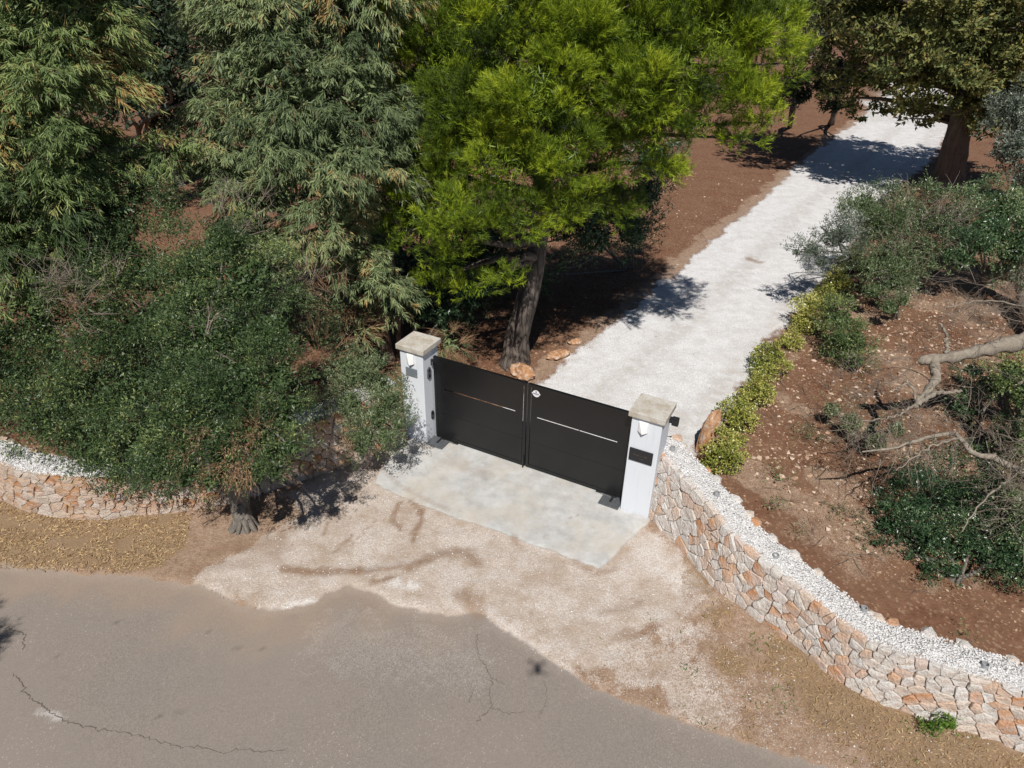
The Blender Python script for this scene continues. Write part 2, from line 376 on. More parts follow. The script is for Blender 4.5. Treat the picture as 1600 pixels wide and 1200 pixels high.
DRIVE_EDGE = poly_px(left_d)

dense = 0.06
def axis(parts):
    out = []
    for a, b, s in parts:
        n = max(1, int(round((b - a) / s))); out += list(np.linspace(a, b, n, endpoint=False))
    out.append(parts[-1][1]); return np.array(out)
gx = axis([(-700, -70, 45), (-70, -12, 1.5), (-12, -8.2, .15), (-8.2, 7.2, dense), (7.2, 24, .12), (24, 50, 1.0), (50, 700, 45)])
gy = axis([(-300, -30, 30), (-30, 3.0, 1.5), (3.0, 11.6, dense), (11.6, 20, .10), (20, 46, .25), (46, 120, 4), (120, 900, 60)])
GX, GY = np.meshgrid(gx, gy)
Pg = np.stack([GX.ravel(), GY.ravel()], 1)
# wobble the borders so that no edge runs clean
RX, RY = Pg[:, 0] * .766 - Pg[:, 1] * .643, Pg[:, 0] * .643 + Pg[:, 1] * .766
wob = (fbm(RX * 2.2, RY * 2.2, 4) - .5); wob2 = (fbm(RX * 9, RY * 9, 3) - .5)
near = (np.abs(Pg[:, 0]) < 60) & (Pg[:, 1] < 130) & (Pg[:, 1] > -45)
def S(poly, amp=.18, amp2=.08):
    d = np.full(len(Pg), -50.0); d[near] = sdf(Pg[near], poly)
    return d + wob * amp * 2 + wob2 * amp2 * 2
s_road = S(ROAD, .10, .05); s_drive = S(DRIVE, .30, .12); s_slab = S(SLAB, .03, .03); s_apron = S(APRON, .30, .16)
s_vr = S(VERGE_R, .2, .12); s_vl = S(VERGE_L, .2, .1); s_earth = S(EARTH, .25, .15)
m_road = sstep(-.10, .10, s_road); m_drive = sstep(-.45, .35, s_drive); m_slab = sstep(-.09, .06, s_slab)
m_apron = sstep(-.45, .40, s_apron)
# the verge on the right: patches of gravel, straw and bare earth
pn = fbm(RX * 1.9 + 40, RY * 1.9, 5)
m_vr = sstep(-.1, .1, s_vr)
m_straw = np.maximum(sstep(-.1, .15, s_vl) * .95, m_vr * sstep(.38, .60, pn + .10 * (Pg[:, 0] - 3.6)))
m_earth = np.maximum.reduce([m_vr * .95, sstep(-.15, .15, s_earth), sstep(-.2, .3, s_vl) * .6])
d_edge = np.full(len(Pg), 50.0); d_edge[near] = seg_dist(Pg[near], DRIVE_EDGE)
FRONT = np.vstack([poly_px([(-500, 690), (0, 775), (140, 805), (413, 765), (640, 685), (800, 700), (1016, 805), (1124, 915), (1322, 1062), (1416, 1104), (1700, 1190)]), [[30, 0], [30, -10], [-30, -10]]])
m_earth = np.maximum(m_earth, sstep(-.1, .1, S(FRONT, .05, .05)) * .95)
GARDEN = poly_px([(1100, 720), (1180, 630), (1290, 450), (1640, 300), (1900, 500), (1800, 1100), (1600, 1030), (1322, 903), (1150, 765)])
gn = fbm(RX * 1.1 + 11, RY * 1.1 + 5, 4)
m_earth = np.maximum(m_earth, sstep(-.3, .3, S(GARDEN, .2, .1)) * (.10 + .5 * sstep(.42, .62, gn)))
m_earth = np.maximum(m_earth, (1 - m_drive) * sstep(.75, .15, d_edge + wob * 1.2) * .8)
m_beige = np.maximum(m_apron * (1 - .8 * sstep(.46, .62, pn) * sstep(1.2, 3.2, Pg[:, 0])), m_vr * sstep(.56, .42, pn) * sstep(4.3, 2.0, Pg[:, 0]) * .60)
m_sand = m_road * sstep(.95, .0, s_road + wob * .9) * sstep(1.2, -3.5, Pg[:, 0]) * .9
d_red = sstep(.4, .0, s_road) * m_road * sstep(2.2, 4.4, Pg[:, 0])
m_sand = np.maximum(m_sand, d_red * .8)
def strokes(lst, amp=.10):
    m = np.zeros(len(Pg)); nr = (np.abs(Pg[:, 0]) < 26) & (Pg[:, 1] > 2) & (Pg[:, 1] < 45)
    for pts, w, k in lst:
        d = seg_dist(Pg[nr] + np.stack([wob[nr], wob2[nr]], 1) * amp, poly_px(pts))
        m[nr] = np.maximum(m[nr], k * sstep(w * 1.9, w * .2, d + wob2[nr] * w * 1.6))
    return m
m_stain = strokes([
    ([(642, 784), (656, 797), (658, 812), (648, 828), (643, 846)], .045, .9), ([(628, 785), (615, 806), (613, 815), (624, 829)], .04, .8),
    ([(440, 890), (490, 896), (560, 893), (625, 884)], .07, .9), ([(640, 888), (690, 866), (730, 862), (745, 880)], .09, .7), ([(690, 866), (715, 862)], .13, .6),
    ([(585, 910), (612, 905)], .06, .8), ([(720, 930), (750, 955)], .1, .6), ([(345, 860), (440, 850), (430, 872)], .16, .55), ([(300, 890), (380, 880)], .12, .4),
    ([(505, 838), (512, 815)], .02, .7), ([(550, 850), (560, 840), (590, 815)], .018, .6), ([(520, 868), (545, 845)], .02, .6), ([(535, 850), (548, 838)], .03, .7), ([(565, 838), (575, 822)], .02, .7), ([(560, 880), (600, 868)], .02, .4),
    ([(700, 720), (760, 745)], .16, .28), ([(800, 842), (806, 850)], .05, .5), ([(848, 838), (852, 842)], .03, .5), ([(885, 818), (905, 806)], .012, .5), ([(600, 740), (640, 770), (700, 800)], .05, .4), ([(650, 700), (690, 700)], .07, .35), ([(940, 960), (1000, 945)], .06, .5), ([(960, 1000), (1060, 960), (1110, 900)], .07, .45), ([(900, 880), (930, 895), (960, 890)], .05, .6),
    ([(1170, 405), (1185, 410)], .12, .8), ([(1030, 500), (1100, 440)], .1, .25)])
m_chalk = strokes([([(615, 914), (650, 918)], .07, .7), ([(405, 947), (440, 949), (490, 938)], .03, .55), ([(575, 888), (640, 878)], .07, .4),
    ([(1010, 850), (1070, 915)], .26, .35), ([(1030, 960), (1110, 940)], .14, .3), ([(1080, 985), (1100, 990)], .08, .3),
    ([(60, 1108), (95, 1120)], .04, .5), ([(540, 1000), (640, 1015), (720, 1035)], .6, .17), ([(760, 950), (800, 985), (860, 1020)], .05, .35)])
m_tar = strokes([([(88, 1020), (91, 1021)], .02, .8), ([(248, 1116), (250, 1118)], .02, .8), ([(277, 1111), (279, 1112)], .018, .8), ([(180, 966), (183, 971)], .014, .8),
    ([(365, 1007), (374, 1014)], .016, .7), ([(401, 1007), (413, 1013)], .016, .7), ([(324, 986), (330, 987)], .016, .7), ([(485, 1042), (487, 1044)], .016, .7), ([(63, 1043), (64, 1044)], .018, .8), ([(1215, 505), (1216, 505)], .01, .1)], .03)
cl_ = poly_px([(900, 640), (1010, 560), (1100, 480), (1180, 400), (1260, 320), (1340, 260), (1400, 200)])
d_cl = np.full(len(Pg), 50.0); d_cl[near] = seg_dist(Pg[near] + np.stack([wob[near], wob2[near]], 1) * .4, cl_)
m_track = m_drive * np.maximum(sstep(.45, .1, d_cl), sstep(1.35, 1.75, d_cl)) * .8
m_white = m_drive
# level of the ground
Z = .05 * (fbm(Pg[:, 0] * .7, Pg[:, 1] * .7, 4) - .5) + .05 * (fbm(Pg[:, 0] * 5, Pg[:, 1] * 5, 3) - .5)
soft = np.maximum.reduce([m_road, m_slab, m_drive * .55, m_apron * .4])
Z = Z * (1 - soft * .92)
Z = Z - .035 * m_road + .022 * m_slab + .01 * m_drive + .012 * m_apron * (1 - m_road)
far = np.hypot(Pg[:, 0], Pg[:, 1] - 15)
Z = Z - .00002 * np.maximum(far - 120, 0) ** 2 * .05
Vg = np.c_[Pg, Z]
ny, nx = GX.shape
ii, jj = np.meshgrid(np.arange(ny - 1), np.arange(nx - 1), indexing='ij')
Fg = np.stack([ii * nx + jj, ii * nx + jj + 1, (ii + 1) * nx + jj + 1, (ii + 1) * nx + jj], -1).reshape(-1, 4)
cls = np.zeros(len(Pg), int)
cls[m_vr > .5] = 4; cls[(s_vl > 0) | (s_earth > 0)] = 5
cls[m_drive > .5] = 1; cls[s_apron > 0] = 3; cls[m_road > .5] = 2; cls[m_slab > .5] = 6
fc = cls[Fg[:, 0]]
AT = dict(m_road=m_road, m_white=m_white, m_beige=m_beige, m_straw=m_straw, m_earth=m_earth, m_sand=m_sand, m_slab=m_slab, m_stain=m_stain, m_track=m_track, m_chalk=m_chalk, m_tar=m_tar)
def ground_z(x, y):
    i = np.clip(np.searchsorted(gy, y), 0, ny - 1); j = np.clip(np.searchsorted(gx, x), 0, nx - 1)
    return Z[i * nx + j]
def ground_cls(x, y):
    i = np.clip(np.searchsorted(gy, y), 0, ny - 1); j = np.clip(np.searchsorted(gx, x), 0, nx - 1)
    return cls[i * nx + j]
sheets = {}
for k, nm, lab in ((0, 'ground', 'bare red earth under and between the trees'), (1, 'driveway', 'white gravel driveway running up behind the gate'), (2, 'road', 'worn grey asphalt road along the bottom'),
                   (3, 'gravel_apron', 'beige gravel spread between the gate slab and the road'), (4, 'verge_right', 'straw and earth verge below the right wall'), (5, 'verge_left', 'straw covered verge below the left wall'), (6, 'concrete_apron', 'pale concrete slab in front of the gate')):
    f = Fg[fc == k]
    if not len(f): continue
    u, inv = np.unique(f, return_inverse=True)
    o = obj(nm, mesh_np(nm, Vg[u], inv.reshape(-1, 4), M_terrain, {a: v[u] for a, v in AT.items()}, True))
    kind(o, 'structure', lab); sheets[nm] = o

# cracks in the asphalt: narrow ragged ribbons
def ribbon(pts, w, z, seed):
    r = np.random.default_rng(seed); P = spline(np.array([[*G(*q)[:2], 0] for q in pts]), max(12, len(pts) * 9))
    P[:, :2] += r.normal(0, .012, (len(P), 2))
    T = norm(np.gradient(P[:, :2], axis=0)); Nn = np.stack([-T[:, 1], T[:, 0]], 1)
    ww = w * r.uniform(.25, 1.0, len(P)); ww[0] = ww[-1] = .001
    L = np.c_[P[:, :2] + Nn * ww[:, None], np.full(len(P), z)]; R = np.c_[P[:, :2] - Nn * ww[:, None], np.full(len(P), z)]
    V = np.empty((2 * len(P), 3)); V[0::2] = L; V[1::2] = R
    i = np.arange(len(P) - 1) * 2
    return V, np.stack([i, i + 1, i + 3, i + 2], 1)
for q, (pts, w) in enumerate([([(-10, 974), (30, 986), (36, 1000), (33, 1012)], .008), ([(18, 1050), (34, 1066), (40, 1082), (60, 1096), (98, 1122), (150, 1136)], .009), ([(150, 1136), (200, 1143), (262, 1160), (320, 1166), (352, 1174), (380, 1166), (400, 1172), (450, 1168)], .006),
        ([(748, 985), (745, 1010), (762, 1045), (770, 1058), (764, 1075), (767, 1104), (742, 1126)], .007), ([(767, 1104), (800, 1112), (822, 1108)], .005), ([(770, 1058), (790, 1066)], .004), ([(738, 1080), (732, 1096)], .005), ([(850, 1060), (856, 1090), (840, 1120)], .004)]):
    v, f = ribbon(pts, w, -.028, q)
    v[:, 2] = [ground_z(np.array([x]), np.array([y]))[0] + .004 for x, y in v[:, :2]]
    obj('crack', mesh_np('crack', v, f, M_crack), sheets['road'])

# ------------------------------------------------------------------ stone walls
def clip_cell(c, others, box):
    poly = [np.array(p, float) for p in box]
    for o in others:
        m = (c + o) / 2; d = o - c; out = []
        n = len(poly)
        for i in range(n):
            a, b = poly[i], poly[(i + 1) % n]; da, db = (a - m) @ d, (b - m) @ d
            if da <= 0: out.append(a)
            if (da < 0) != (db < 0) and abs(da - db) > 1e-12: out.append(a + (b - a) * da / (da - db))
        poly = out
        if len(poly) < 3: return None
    return np.array(poly)

def chips_mesh(P, S_, r):
    n = len(P)
    B = np.array([[1, 0, 0], [.1, .85, .05], [-.95, .1, 0], [0, -.8, -.05], [.1, .1, .6], [0, 0, -.5]])
    B2 = np.repeat(B[None], n, 0) + r.uniform(-.32, .32, (n, 6, 3))
    a = r.uniform(0, 2 * np.pi, n); b = r.uniform(-.6, .6, n)
    ca, sa, cb, sb = np.cos(a), np.sin(a), np.cos(b), np.sin(b)
    x, y, z = B2[..., 0], B2[..., 1], B2[..., 2]
    y, z = y * cb[:, None] - z * sb[:, None], y * sb[:, None] + z * cb[:, None]
    x, y = x * ca[:, None] - y * sa[:, None], x * sa[:, None] + y * ca[:, None]
    V = P[:, None] + np.stack([x, y, z], -1) * S_[:, None, None]
    F = (np.array([[0, 1, 4], [1, 2, 4], [2, 3, 4], [3, 0, 4], [1, 0, 5], [2, 1, 5], [3, 2, 5], [0, 3, 5]])[None] + 6 * np.arange(n)[:, None, None]).reshape(-1, 3)
    return V.reshape(-1, 3), F

def build_wall(name, base, heights, thick, mat, label, side, seed, cell=(.17, .128), batter=.10, sleeves=()):
    """base: ground points along the front foot; side: +1 when the front lies to the right of the walking direction"""
    r = np.random.default_rng(seed)
    base = np.asarray(base)
    B = spline(np.c_[base, np.zeros(len(base))], 160)[:, :2]
    s = np.r_[0, np.cumsum(np.hypot(*np.diff(B, axis=0).T))]; L = s[-1]
    sb = np.r_[0, np.cumsum(np.hypot(*np.diff(base, axis=0).T))]; sb = sb / sb[-1] * L
    T = norm(np.gradient(B, axis=0)); N = np.stack([T[:, 1], -T[:, 0]], 1) * side
    def at(ss):
        b = np.stack([np.interp(ss, s, B[:, 0]), np.interp(ss, s, B[:, 1])], -1)
        n = norm(np.stack([np.interp(ss, s, N[:, 0]), np.interp(ss, s, N[:, 1])], -1)); return b, n
    H = lambda ss: np.interp(ss, sb, heights)
    def W(ss, z, off):
        b, n = at(ss); z = np.asarray(z, float)
        p = b + n * (np.asarray(off) - batter * z)[..., None]; return np.concatenate([p, z[..., None]], -1)
    root = empty(name, (float(B[80, 0]), float(B[80, 1]), 0)); tag(root, label, 'stone wall')
    off0 = Vector(root.location)
    def put(nm, V, F, m, par=root, **k):
        o = obj(nm, mesh_np(nm, np.asarray(V) - np.array(off0), F, m, **k)); o.parent = par; return o
    # rubble heart
    ns = 90; ss = np.linspace(0, L, ns); hh = H(ss) - .03
    prof = [W(ss, np.full(ns, -.15), np.full(ns, -.030)), W(ss, hh, np.full(ns, -.030)), W(ss, hh, np.full(ns, -thick + .03)), W(ss, np.full(ns, -.15), np.full(ns, -thick - .05))]
    V = np.stack(prof, 1).reshape(-1, 3)
    i = np.arange(ns - 1)[:, None] * 4; k = np.arange(4)[None]
    F = np.stack([i + k, i + (k + 1) % 4, i + 4 + (k + 1) % 4, i + 4 + k], -1).reshape(-1, 4)
    F = np.vstack([F, [[0, 1, 2, 3]], [[4 * ns - 4, 4 * ns - 1, 4 * ns - 2, 4 * ns - 3]]])
    put('rubble_core', V, F, M_mortar)
    # face stones: irregular cells, each one its own stone
    Hm = float(np.mean(heights)); rows = max(3, int(round(Hm / cell[1]))); seeds = []
    for a in range(rows):
        x = r.uniform(-.5, .5) * cell[0]; rowsc = 1.25 if a == 0 else 1.0
        while x < L + cell[0]:
            seeds.append((x, (a + .5) * Hm / rows + r.uniform(-.48, .48) * Hm / rows)); x += cell[0] * rowsc * r.choice([.45, .65, .9, 1.2, 1.6])
    seeds = np.array(seeds); asp = 1.15
    Q = seeds * [1, asp]
    for ci in range(len(seeds)):
        d = np.hypot(*(Q - Q[ci]).T); o = np.argsort(d)[1:16]
        pl = clip_cell(Q[ci], Q[o], [(0, -.02), (L, -.02), (L, Hm * asp), (0, Hm * asp)])
        if pl is None or len(pl) < 3: continue
        pl = pl / [1, asp]
        c = pl.mean(0); rad = np.hypot(*(pl - c).T).mean()
        if rad < .035: continue
        # soften corners, open the joint
        q = []
        for a in range(len(pl)):
            p0, p1, p2 = pl[a - 1], pl[a], pl[(a + 1) % len(pl)]
            if np.hypot(*(p2 - p1)) < .03: continue
            k0 = r.uniform(.08, .22); q += [p1 + (p0 - p1) * k0, p1 + (p2 - p1) * k0]
        if len(q) < 4: q = list(pl)
        q = np.array(q); q = c + (q - c) * (1 - min(.25, .0036 / rad)) + r.normal(0, .0035, q.shape)
        n = len(q); sc = lambda k: c + (q - c) * k
        zs = lambda pts: pts[:, 1] * H(pts[:, 0]) / Hm
        pro = r.uniform(-.008, .016); tilt = r.normal(0, .065, 2)
        def ring(pts, off): return W(np.clip(pts[:, 0], 0, L), zs(pts), off)
        tl = lambda pts: (pts - c) @ tilt
        R0 = ring(q, np.full(n, -.09)); R1 = ring(q, pro - .011 + tl(q) * .8); q2 = sc(.92) + r.normal(0, .003, q.shape); R2 = ring(q2, pro + .001 + tl(q2) + r.normal(0, .0035, n))
        C = ring(c[None], np.array([pro + .003 + r.normal(0, .008)]))
        V = np.vstack([R0, R1, R2, C]); a = np.arange(n); b = (a + 1) % n
        F3 = []
        for x0 in (0, n):
            F3 += list(zip(x0 + a, x0 + b, x0 + n + b)) + list(zip(x0 + a, x0 + n + b, x0 + n + a))
        F3 += list(zip(2 * n + a, 2 * n + b, np.full(n, 3 * n)))
        V = V - np.array(off0); ctr = V.mean(0)
        st = obj('stone', mesh_np('stone', V - ctr, np.array(F3), mat)); st.location = ctr; st.parent = root
    # capping of white crushed stone, slightly domed
    nw = 14; ns = int(L / .05); ss = np.linspace(0, L, ns); ww = np.linspace(0, 1, nw)
    SS, WW = np.meshgrid(ss, ww, indexing='ij')
    edge = .025 * (fbm(SS * 7, WW * 0 + seed, 3) - .5) * 2
    off = -.035 - edge - WW * (thick - .03) - (fbm(SS * 5, WW + 9, 3) - .5) * .08 * WW
    zz = H(SS.ravel()).reshape(SS.shape) + .035 * np.sin(np.pi * np.clip(WW * .9 + .05, 0, 1)) + .035 * (fbm(SS * 14, WW * 8, 3) - .5) - .02
    zz[:, 0] -= .04; zz[:, -1] -= .10
    Vt = W(SS.ravel(), zz.ravel(), off.ravel())
    i, j = np.meshgrid(np.arange(ns - 1), np.arange(nw - 1), indexing='ij')
    F = np.stack([i * nw + j, i * nw + j + 1, (i + 1) * nw + j + 1, (i + 1) * nw + j], -1).reshape(-1, 4)
    cop = put('coping', Vt, F if side > 0 else F[:, ::-1], M_chipbed)
    # the loose chips on it
    nchip = int(L * thick * 1900)
    cs = r.uniform(0, L, nchip); cw = r.uniform(.02, .98, nchip)
    pz = H(cs) + .035 * np.sin(np.pi * np.clip(cw * .9 + .05, 0, 1)) - .012
    P = W(cs, pz, -.035 - cw * (thick - .03))
    V, F = chips_mesh(P, r.uniform(.006, .017, nchip), r)
    g = put('loose_gravel', V, F, M_chip, attrs=dict(var=np.repeat(np.clip(r.normal(.55, .3, nchip), 0, 1), 6))); g['kind'] = 'stuff'
    # rim stones along the back edge
    for cs in np.arange(.1, L, .23):
        if r.random() < .25: continue
        p = W(np.array([cs + r.uniform(-.08, .08)]), np.array([H(cs) - .03]), np.array([-thick + .0]))[0] - np.array(off0)
        v, f = rock(r, .055 + .05 * r.random(), (1.2, 1, .7)); st = obj('stone', mesh_np('stone', v, f, mat)); st.location = p; st.parent = root; st.rotation_euler.z = r.uniform(0, 6)
    for (px, py) in sleeves:
        P = G(px, py, 1.0); d = np.hypot(*(B - P[:2]).T); hz = float(H(s[np.argmin(d)])) + .01
        P = G(px, py, hz + .02)
        mb = []; a = np.linspace(0, 2 * np.pi, 15)[:-1]
        ro, ri = .040, .032
        V = np.array([[R * np.cos(t_), R * np.sin(t_), z] for R, z in ((ro, -.06), (ro, .035), (ri, .035), (ri, -.03)) for t_ in a]); n = 14
        F = np.array([[x0 * n + q, x0 * n + (q + 1) % n, (x0 + 1) * n + (q + 1) % n, (x0 + 1) * n + q] for x0 in range(3) for q in range(n)])
        o = obj('pipe_sleeve', mesh_np('pipe_sleeve', V, F, M_pipe)); o.location = Vector(P) - off0; o.parent = root
        V = np.array([[ri * np.cos(t_), ri * np.sin(t_), -.02] for t_ in a] + [[0, 0, -.02]]); F = np.array([[q, (q + 1) % n, n] for q in range(n)])
        bore_disc = obj('shade_disc', mesh_np('shade_disc', V, F, M_bore_shade)); bore_disc.parent = o  # flat dark disc closes the pipe, its colour stands in for inner shade
    return root

_t = (1 + 5 ** .5) / 2
ICO_V = norm(np.array([(-1, _t, 0), (1, _t, 0), (-1, -_t, 0), (1, -_t, 0), (0, -1, _t), (0, 1, _t), (0, -1, -_t), (0, 1, -_t), (_t, 0, -1), (_t, 0, 1), (-_t, 0, -1), (-_t, 0, 1)], float))
ICO_F = np.array([(0, 11, 5), (0, 5, 1), (0, 1, 7), (0, 7, 10), (0, 10, 11), (1, 5, 9), (5, 11, 4), (11, 10, 2), (10, 7, 6), (7, 1, 8), (3, 9, 4), (3, 4, 2), (3, 2, 6), (3, 6, 8), (3, 8, 9), (4, 9, 5), (2, 4, 11), (6, 2, 10), (8, 6, 7), (9, 8, 1)])
def rock(r, size, sc=(1, 1, .7), sub=0, rough=.22):
    V, F = ICO_V.copy(), ICO_F.copy()
    for _ in range(sub):
        V = list(map(tuple, V)); mid = {}; NF = []
        def m(a, b):
            k = (min(a, b), max(a, b))
            if k not in mid:
                p = (np.array(V[a]) + np.array(V[b])); mid[k] = len(V); V.append(tuple(p / np.linalg.norm(p)))
            return mid[k]
        for a, b, c in F:
            x, y, z = m(a, b), m(b, c), m(c, a); NF += [(a, x, z), (b, y, x), (c, z, y), (x, y, z)]
        V = np.array(V); F = np.array(NF)
    o = r.uniform(0, 50, 2)
    k = 1 + rough * 2.2 * (fbm(V[:, 0] * 1.3 + o[0] + V[:, 2] * .9, V[:, 1] * 1.3 + o[1] - V[:, 2] * .7, 3) - .5) + rough * .3 * r.uniform(-1, 1, len(V))
    return V * k[:, None] * np.array(sc) * size, F

wall_r_base = np.vstack([[2.04, 8.90], [2.24, 8.52], poly_px([(1070, 867), (1124, 925), (1232, 1002), (1322, 1072), (1416, 1114), (1556, 1159), (1600, 1175)]), [[6.9, 4.4], [7.8, 4.1]]])
build_wall('stone_wall', wall_r_base, [1.18, 1.15, 1.06, .96, .80, .76, .82, .80, .79, .78, .78], .48, M_stoneR, 'pale dry stone wall with white gravel top, right of the gate', 1, 11,
           sleeves=[(1051, 701), (1120, 772), (1212, 869), (1350, 952), (1539, 1040)])
wall_l_base = np.vstack([[-9.6, 9.1], poly_px([(0, 782), (49, 801), (140, 812), (217, 806), (275, 800), (345, 790), (413, 771), (507, 741), (580, 716), (636, 690)])])
build_wall('stone_wall', wall_l_base, [.74, .74, .74, .74, .72, .74, .82, .92, 1.02, 1.1, 1.15], .50, M_stoneL, 'ochre dry stone wall under the dark shrubs, left of the gate', 1, 23)

# ------------------------------------------------------------------ gate pillars and gate
GA = math.radians(-26.9); GO = Vector((1.896, 8.925, 0)); GL = 3.69; PW = .463; CW = .558; OFF = .255; PH = 1.95
GM = Matrix.Translation(GO) @ Matrix.Rotation(GA, 4, 'Z')          # x along the gate to the right, -y towards the road
def gate_root(name, u, v, label, cat):
    o = empty(name); o.matrix_world = GM @ Matrix.Translation((u, v, 0)); return tag(o, label, cat)
def part(name, mb, root, mat, bevel=0.0):
    o = obj(name, mb.mesh(name, bevel, mat)); o.parent = root; return o
def lamp(root, x, z):
    # white wedge shaped wall light: a pointed shield leaning out at the bottom
    mb = MB(); w = .072
    V = [(x - w, 0, z + .115), (x + w, 0, z + .115), (x + w, 0, z - .060), (x, 0, z - .085), (x - w, 0, z - .060), (x - w * .98, -.022, z + .11), (x + w * .98, -.022, z + .11), (x + w * .98, -.030, z - .055), (x + w * .1, -.075, z - .075), (x - w * .98, -.030, z - .055)]
    mb.add(V, [(0, 1, 2, 3, 4), (5, 9, 8), (5, 8, 6), (6, 8, 7), (0, 5, 6, 1), (1, 6, 7, 2), (2, 7, 8, 3), (3, 8, 9, 4), (4, 9, 5, 0)])
    part('wall_lamp', mb, root, M_lamp)
def pillar(u, label, right):
    root = gate_root('gate_pillar', u + PW / 2, 0, label, 'pillar')
    h = PW / 2; y0, y1 = -OFF, PW - OFF
    mb = MB(); mb.box(-h, h, y0, y1, -.1, PH - .096); part('body', mb, root, M_plaster, .012)
    c = CW / 2; ym = (y0 + y1) / 2
    mb = MB(); mb.box(-c, c, ym - c, ym + c, PH - .095, PH); part('cap', mb, root, M_cap, .008)
    face = empty('lamp_mount'); bpy.data.objects.remove(face)
    def shift(o): o.location.y = y0; return o
    for o in root.children: pass
    before = set(root.children)
    lamp(root, -.04 if right else -.01, PH - .26)
    if right:
        mb = MB(); mb.box(-.20, .165, -.022, 0, PH - .875, PH - .655); pl = part('name_plate', mb, root, M_metal, .004)
        # two faint lines of worn lettering, too worn to read
        r = random.Random(4); mb = MB(); x = -.125
        for k in range(11):
            w = r.uniform(.009, .016); hgt = r.choice([.016, .022, .026]) if k else .032
            z0 = PH - .765
            mb.box(x, x + .004, -.0245, -.021, z0, z0 + hgt)
            if k % 3 != 1: mb.box(x + .0042, x + w, -.0245, -.021, z0 + hgt * r.choice([.1, .45, .8]), z0 + hgt * r.choice([.1, .45, .8]) + .004)
            x += w + .007
        x = -.05
        for k in range(6):
            mb.box(x, x + .008, -.0245, -.021, PH - .815, PH - .811 + r.choice([.003, .008])); x += .015
        t_ = part('lettering', mb, pl, M_gold)
    else:
        mb = MB(); mb.box(-.12, .11, -.014, 0, PH - .58, PH - .42); pl = part('name_plate', mb, root, M_plate, .002)
        mb = MB()
        for k, (a, b) in enumerate(((-.06, .04), (-.08, .06), (-.05, .02))):
            z0 = PH - .465 - k * .03; x = a; r = random.Random(k)
            while x < b:
                w = r.uniform(.006, .014); mb.box(x, x + w, -.0165, -.013, z0 - .010, z0); x += w + .005
        part('lettering', mb, pl, M_pltxt)
        for x, z in ((-.106, PH - .50), (.096, PH - .50)):
            mb = MB(); mb.prism([(x + .006 * math.cos(a), z + .006 * math.sin(a)) for a in np.linspace(0, 2 * np.pi, 9)[:-1]], -.018, -.013); part('screw', mb, pl, M_metal)
    for o in set(root.children) - before: o.location.y = y0
    # things on the cheeks
    def oval(yc, zc, ry, rz, d, x, s):
        pts = [(yc + ry * math.cos(a), zc + (rz - ry) * (1 if math.sin(a) > 0 else -1) + ry * math.sin(a)) for a in np.linspace(.001, 2 * np.pi + .001, 17)[:-1]]
        mb = MB(); n = len(pts)
        mb.add([(x, y, z) for y, z in pts] + [(x + d * s, y, z) for y, z in pts], [tuple(range(n)), tuple(range(2 * n - 1, n - 1, -1))] + [(i, i + n, (i + 1) % n + n, (i + 1) % n) for i in range(n)])
        return mb
    if right:
        # keypad on the outer cheek, near the back
        mb = MB(); mb.box(h, h + .05, y1 - .085, y1 - .045, PH - .30, PH - .20); part('bracket', mb, root, M_metal, .003)
        mb = MB(); mb.box(h + .045, h + .145, y1 - .10, y1 - .04, PH - .325, PH - .185); k = part('photocell', mb, root, M_metal, .008)
        mb = MB(); mb.box(h + .068, h + .122, y1 - .104, y1 - .098, PH - .295, PH - .215); part('lens', mb, k, M_lens, .001)
    else:
        # entry reader and photocell on the inner cheek
        k = part('intercom_reader', oval(y0 + .15, PH - .525, .048, .115, .024, h, 1), root, M_steel, 0)
        part('button', oval(y0 + .15, PH - .57, .020, .030, .006, h + .024, 1), k, M_lens)
        part('camera_eye', oval(y0 + .15, PH - .47, .016, .022, .006, h + .024, 1), k, M_lens)
        k = part('photocell', oval(y0 + .21, PH - 1.42, .036, .085, .018, h, 1), root, M_metal)
        part('lens', oval(y0 + .21, PH - 1.45, .018, .030, .005, h + .018, 1), k, M_steel)
    return root
pillar(0.0, 'white gate pillar with dark name plate, right end of the gate by the pale wall', True)
pillar(-GL - PW, 'white gate pillar with small grey plate, left end of the gate beside the shrub', False)

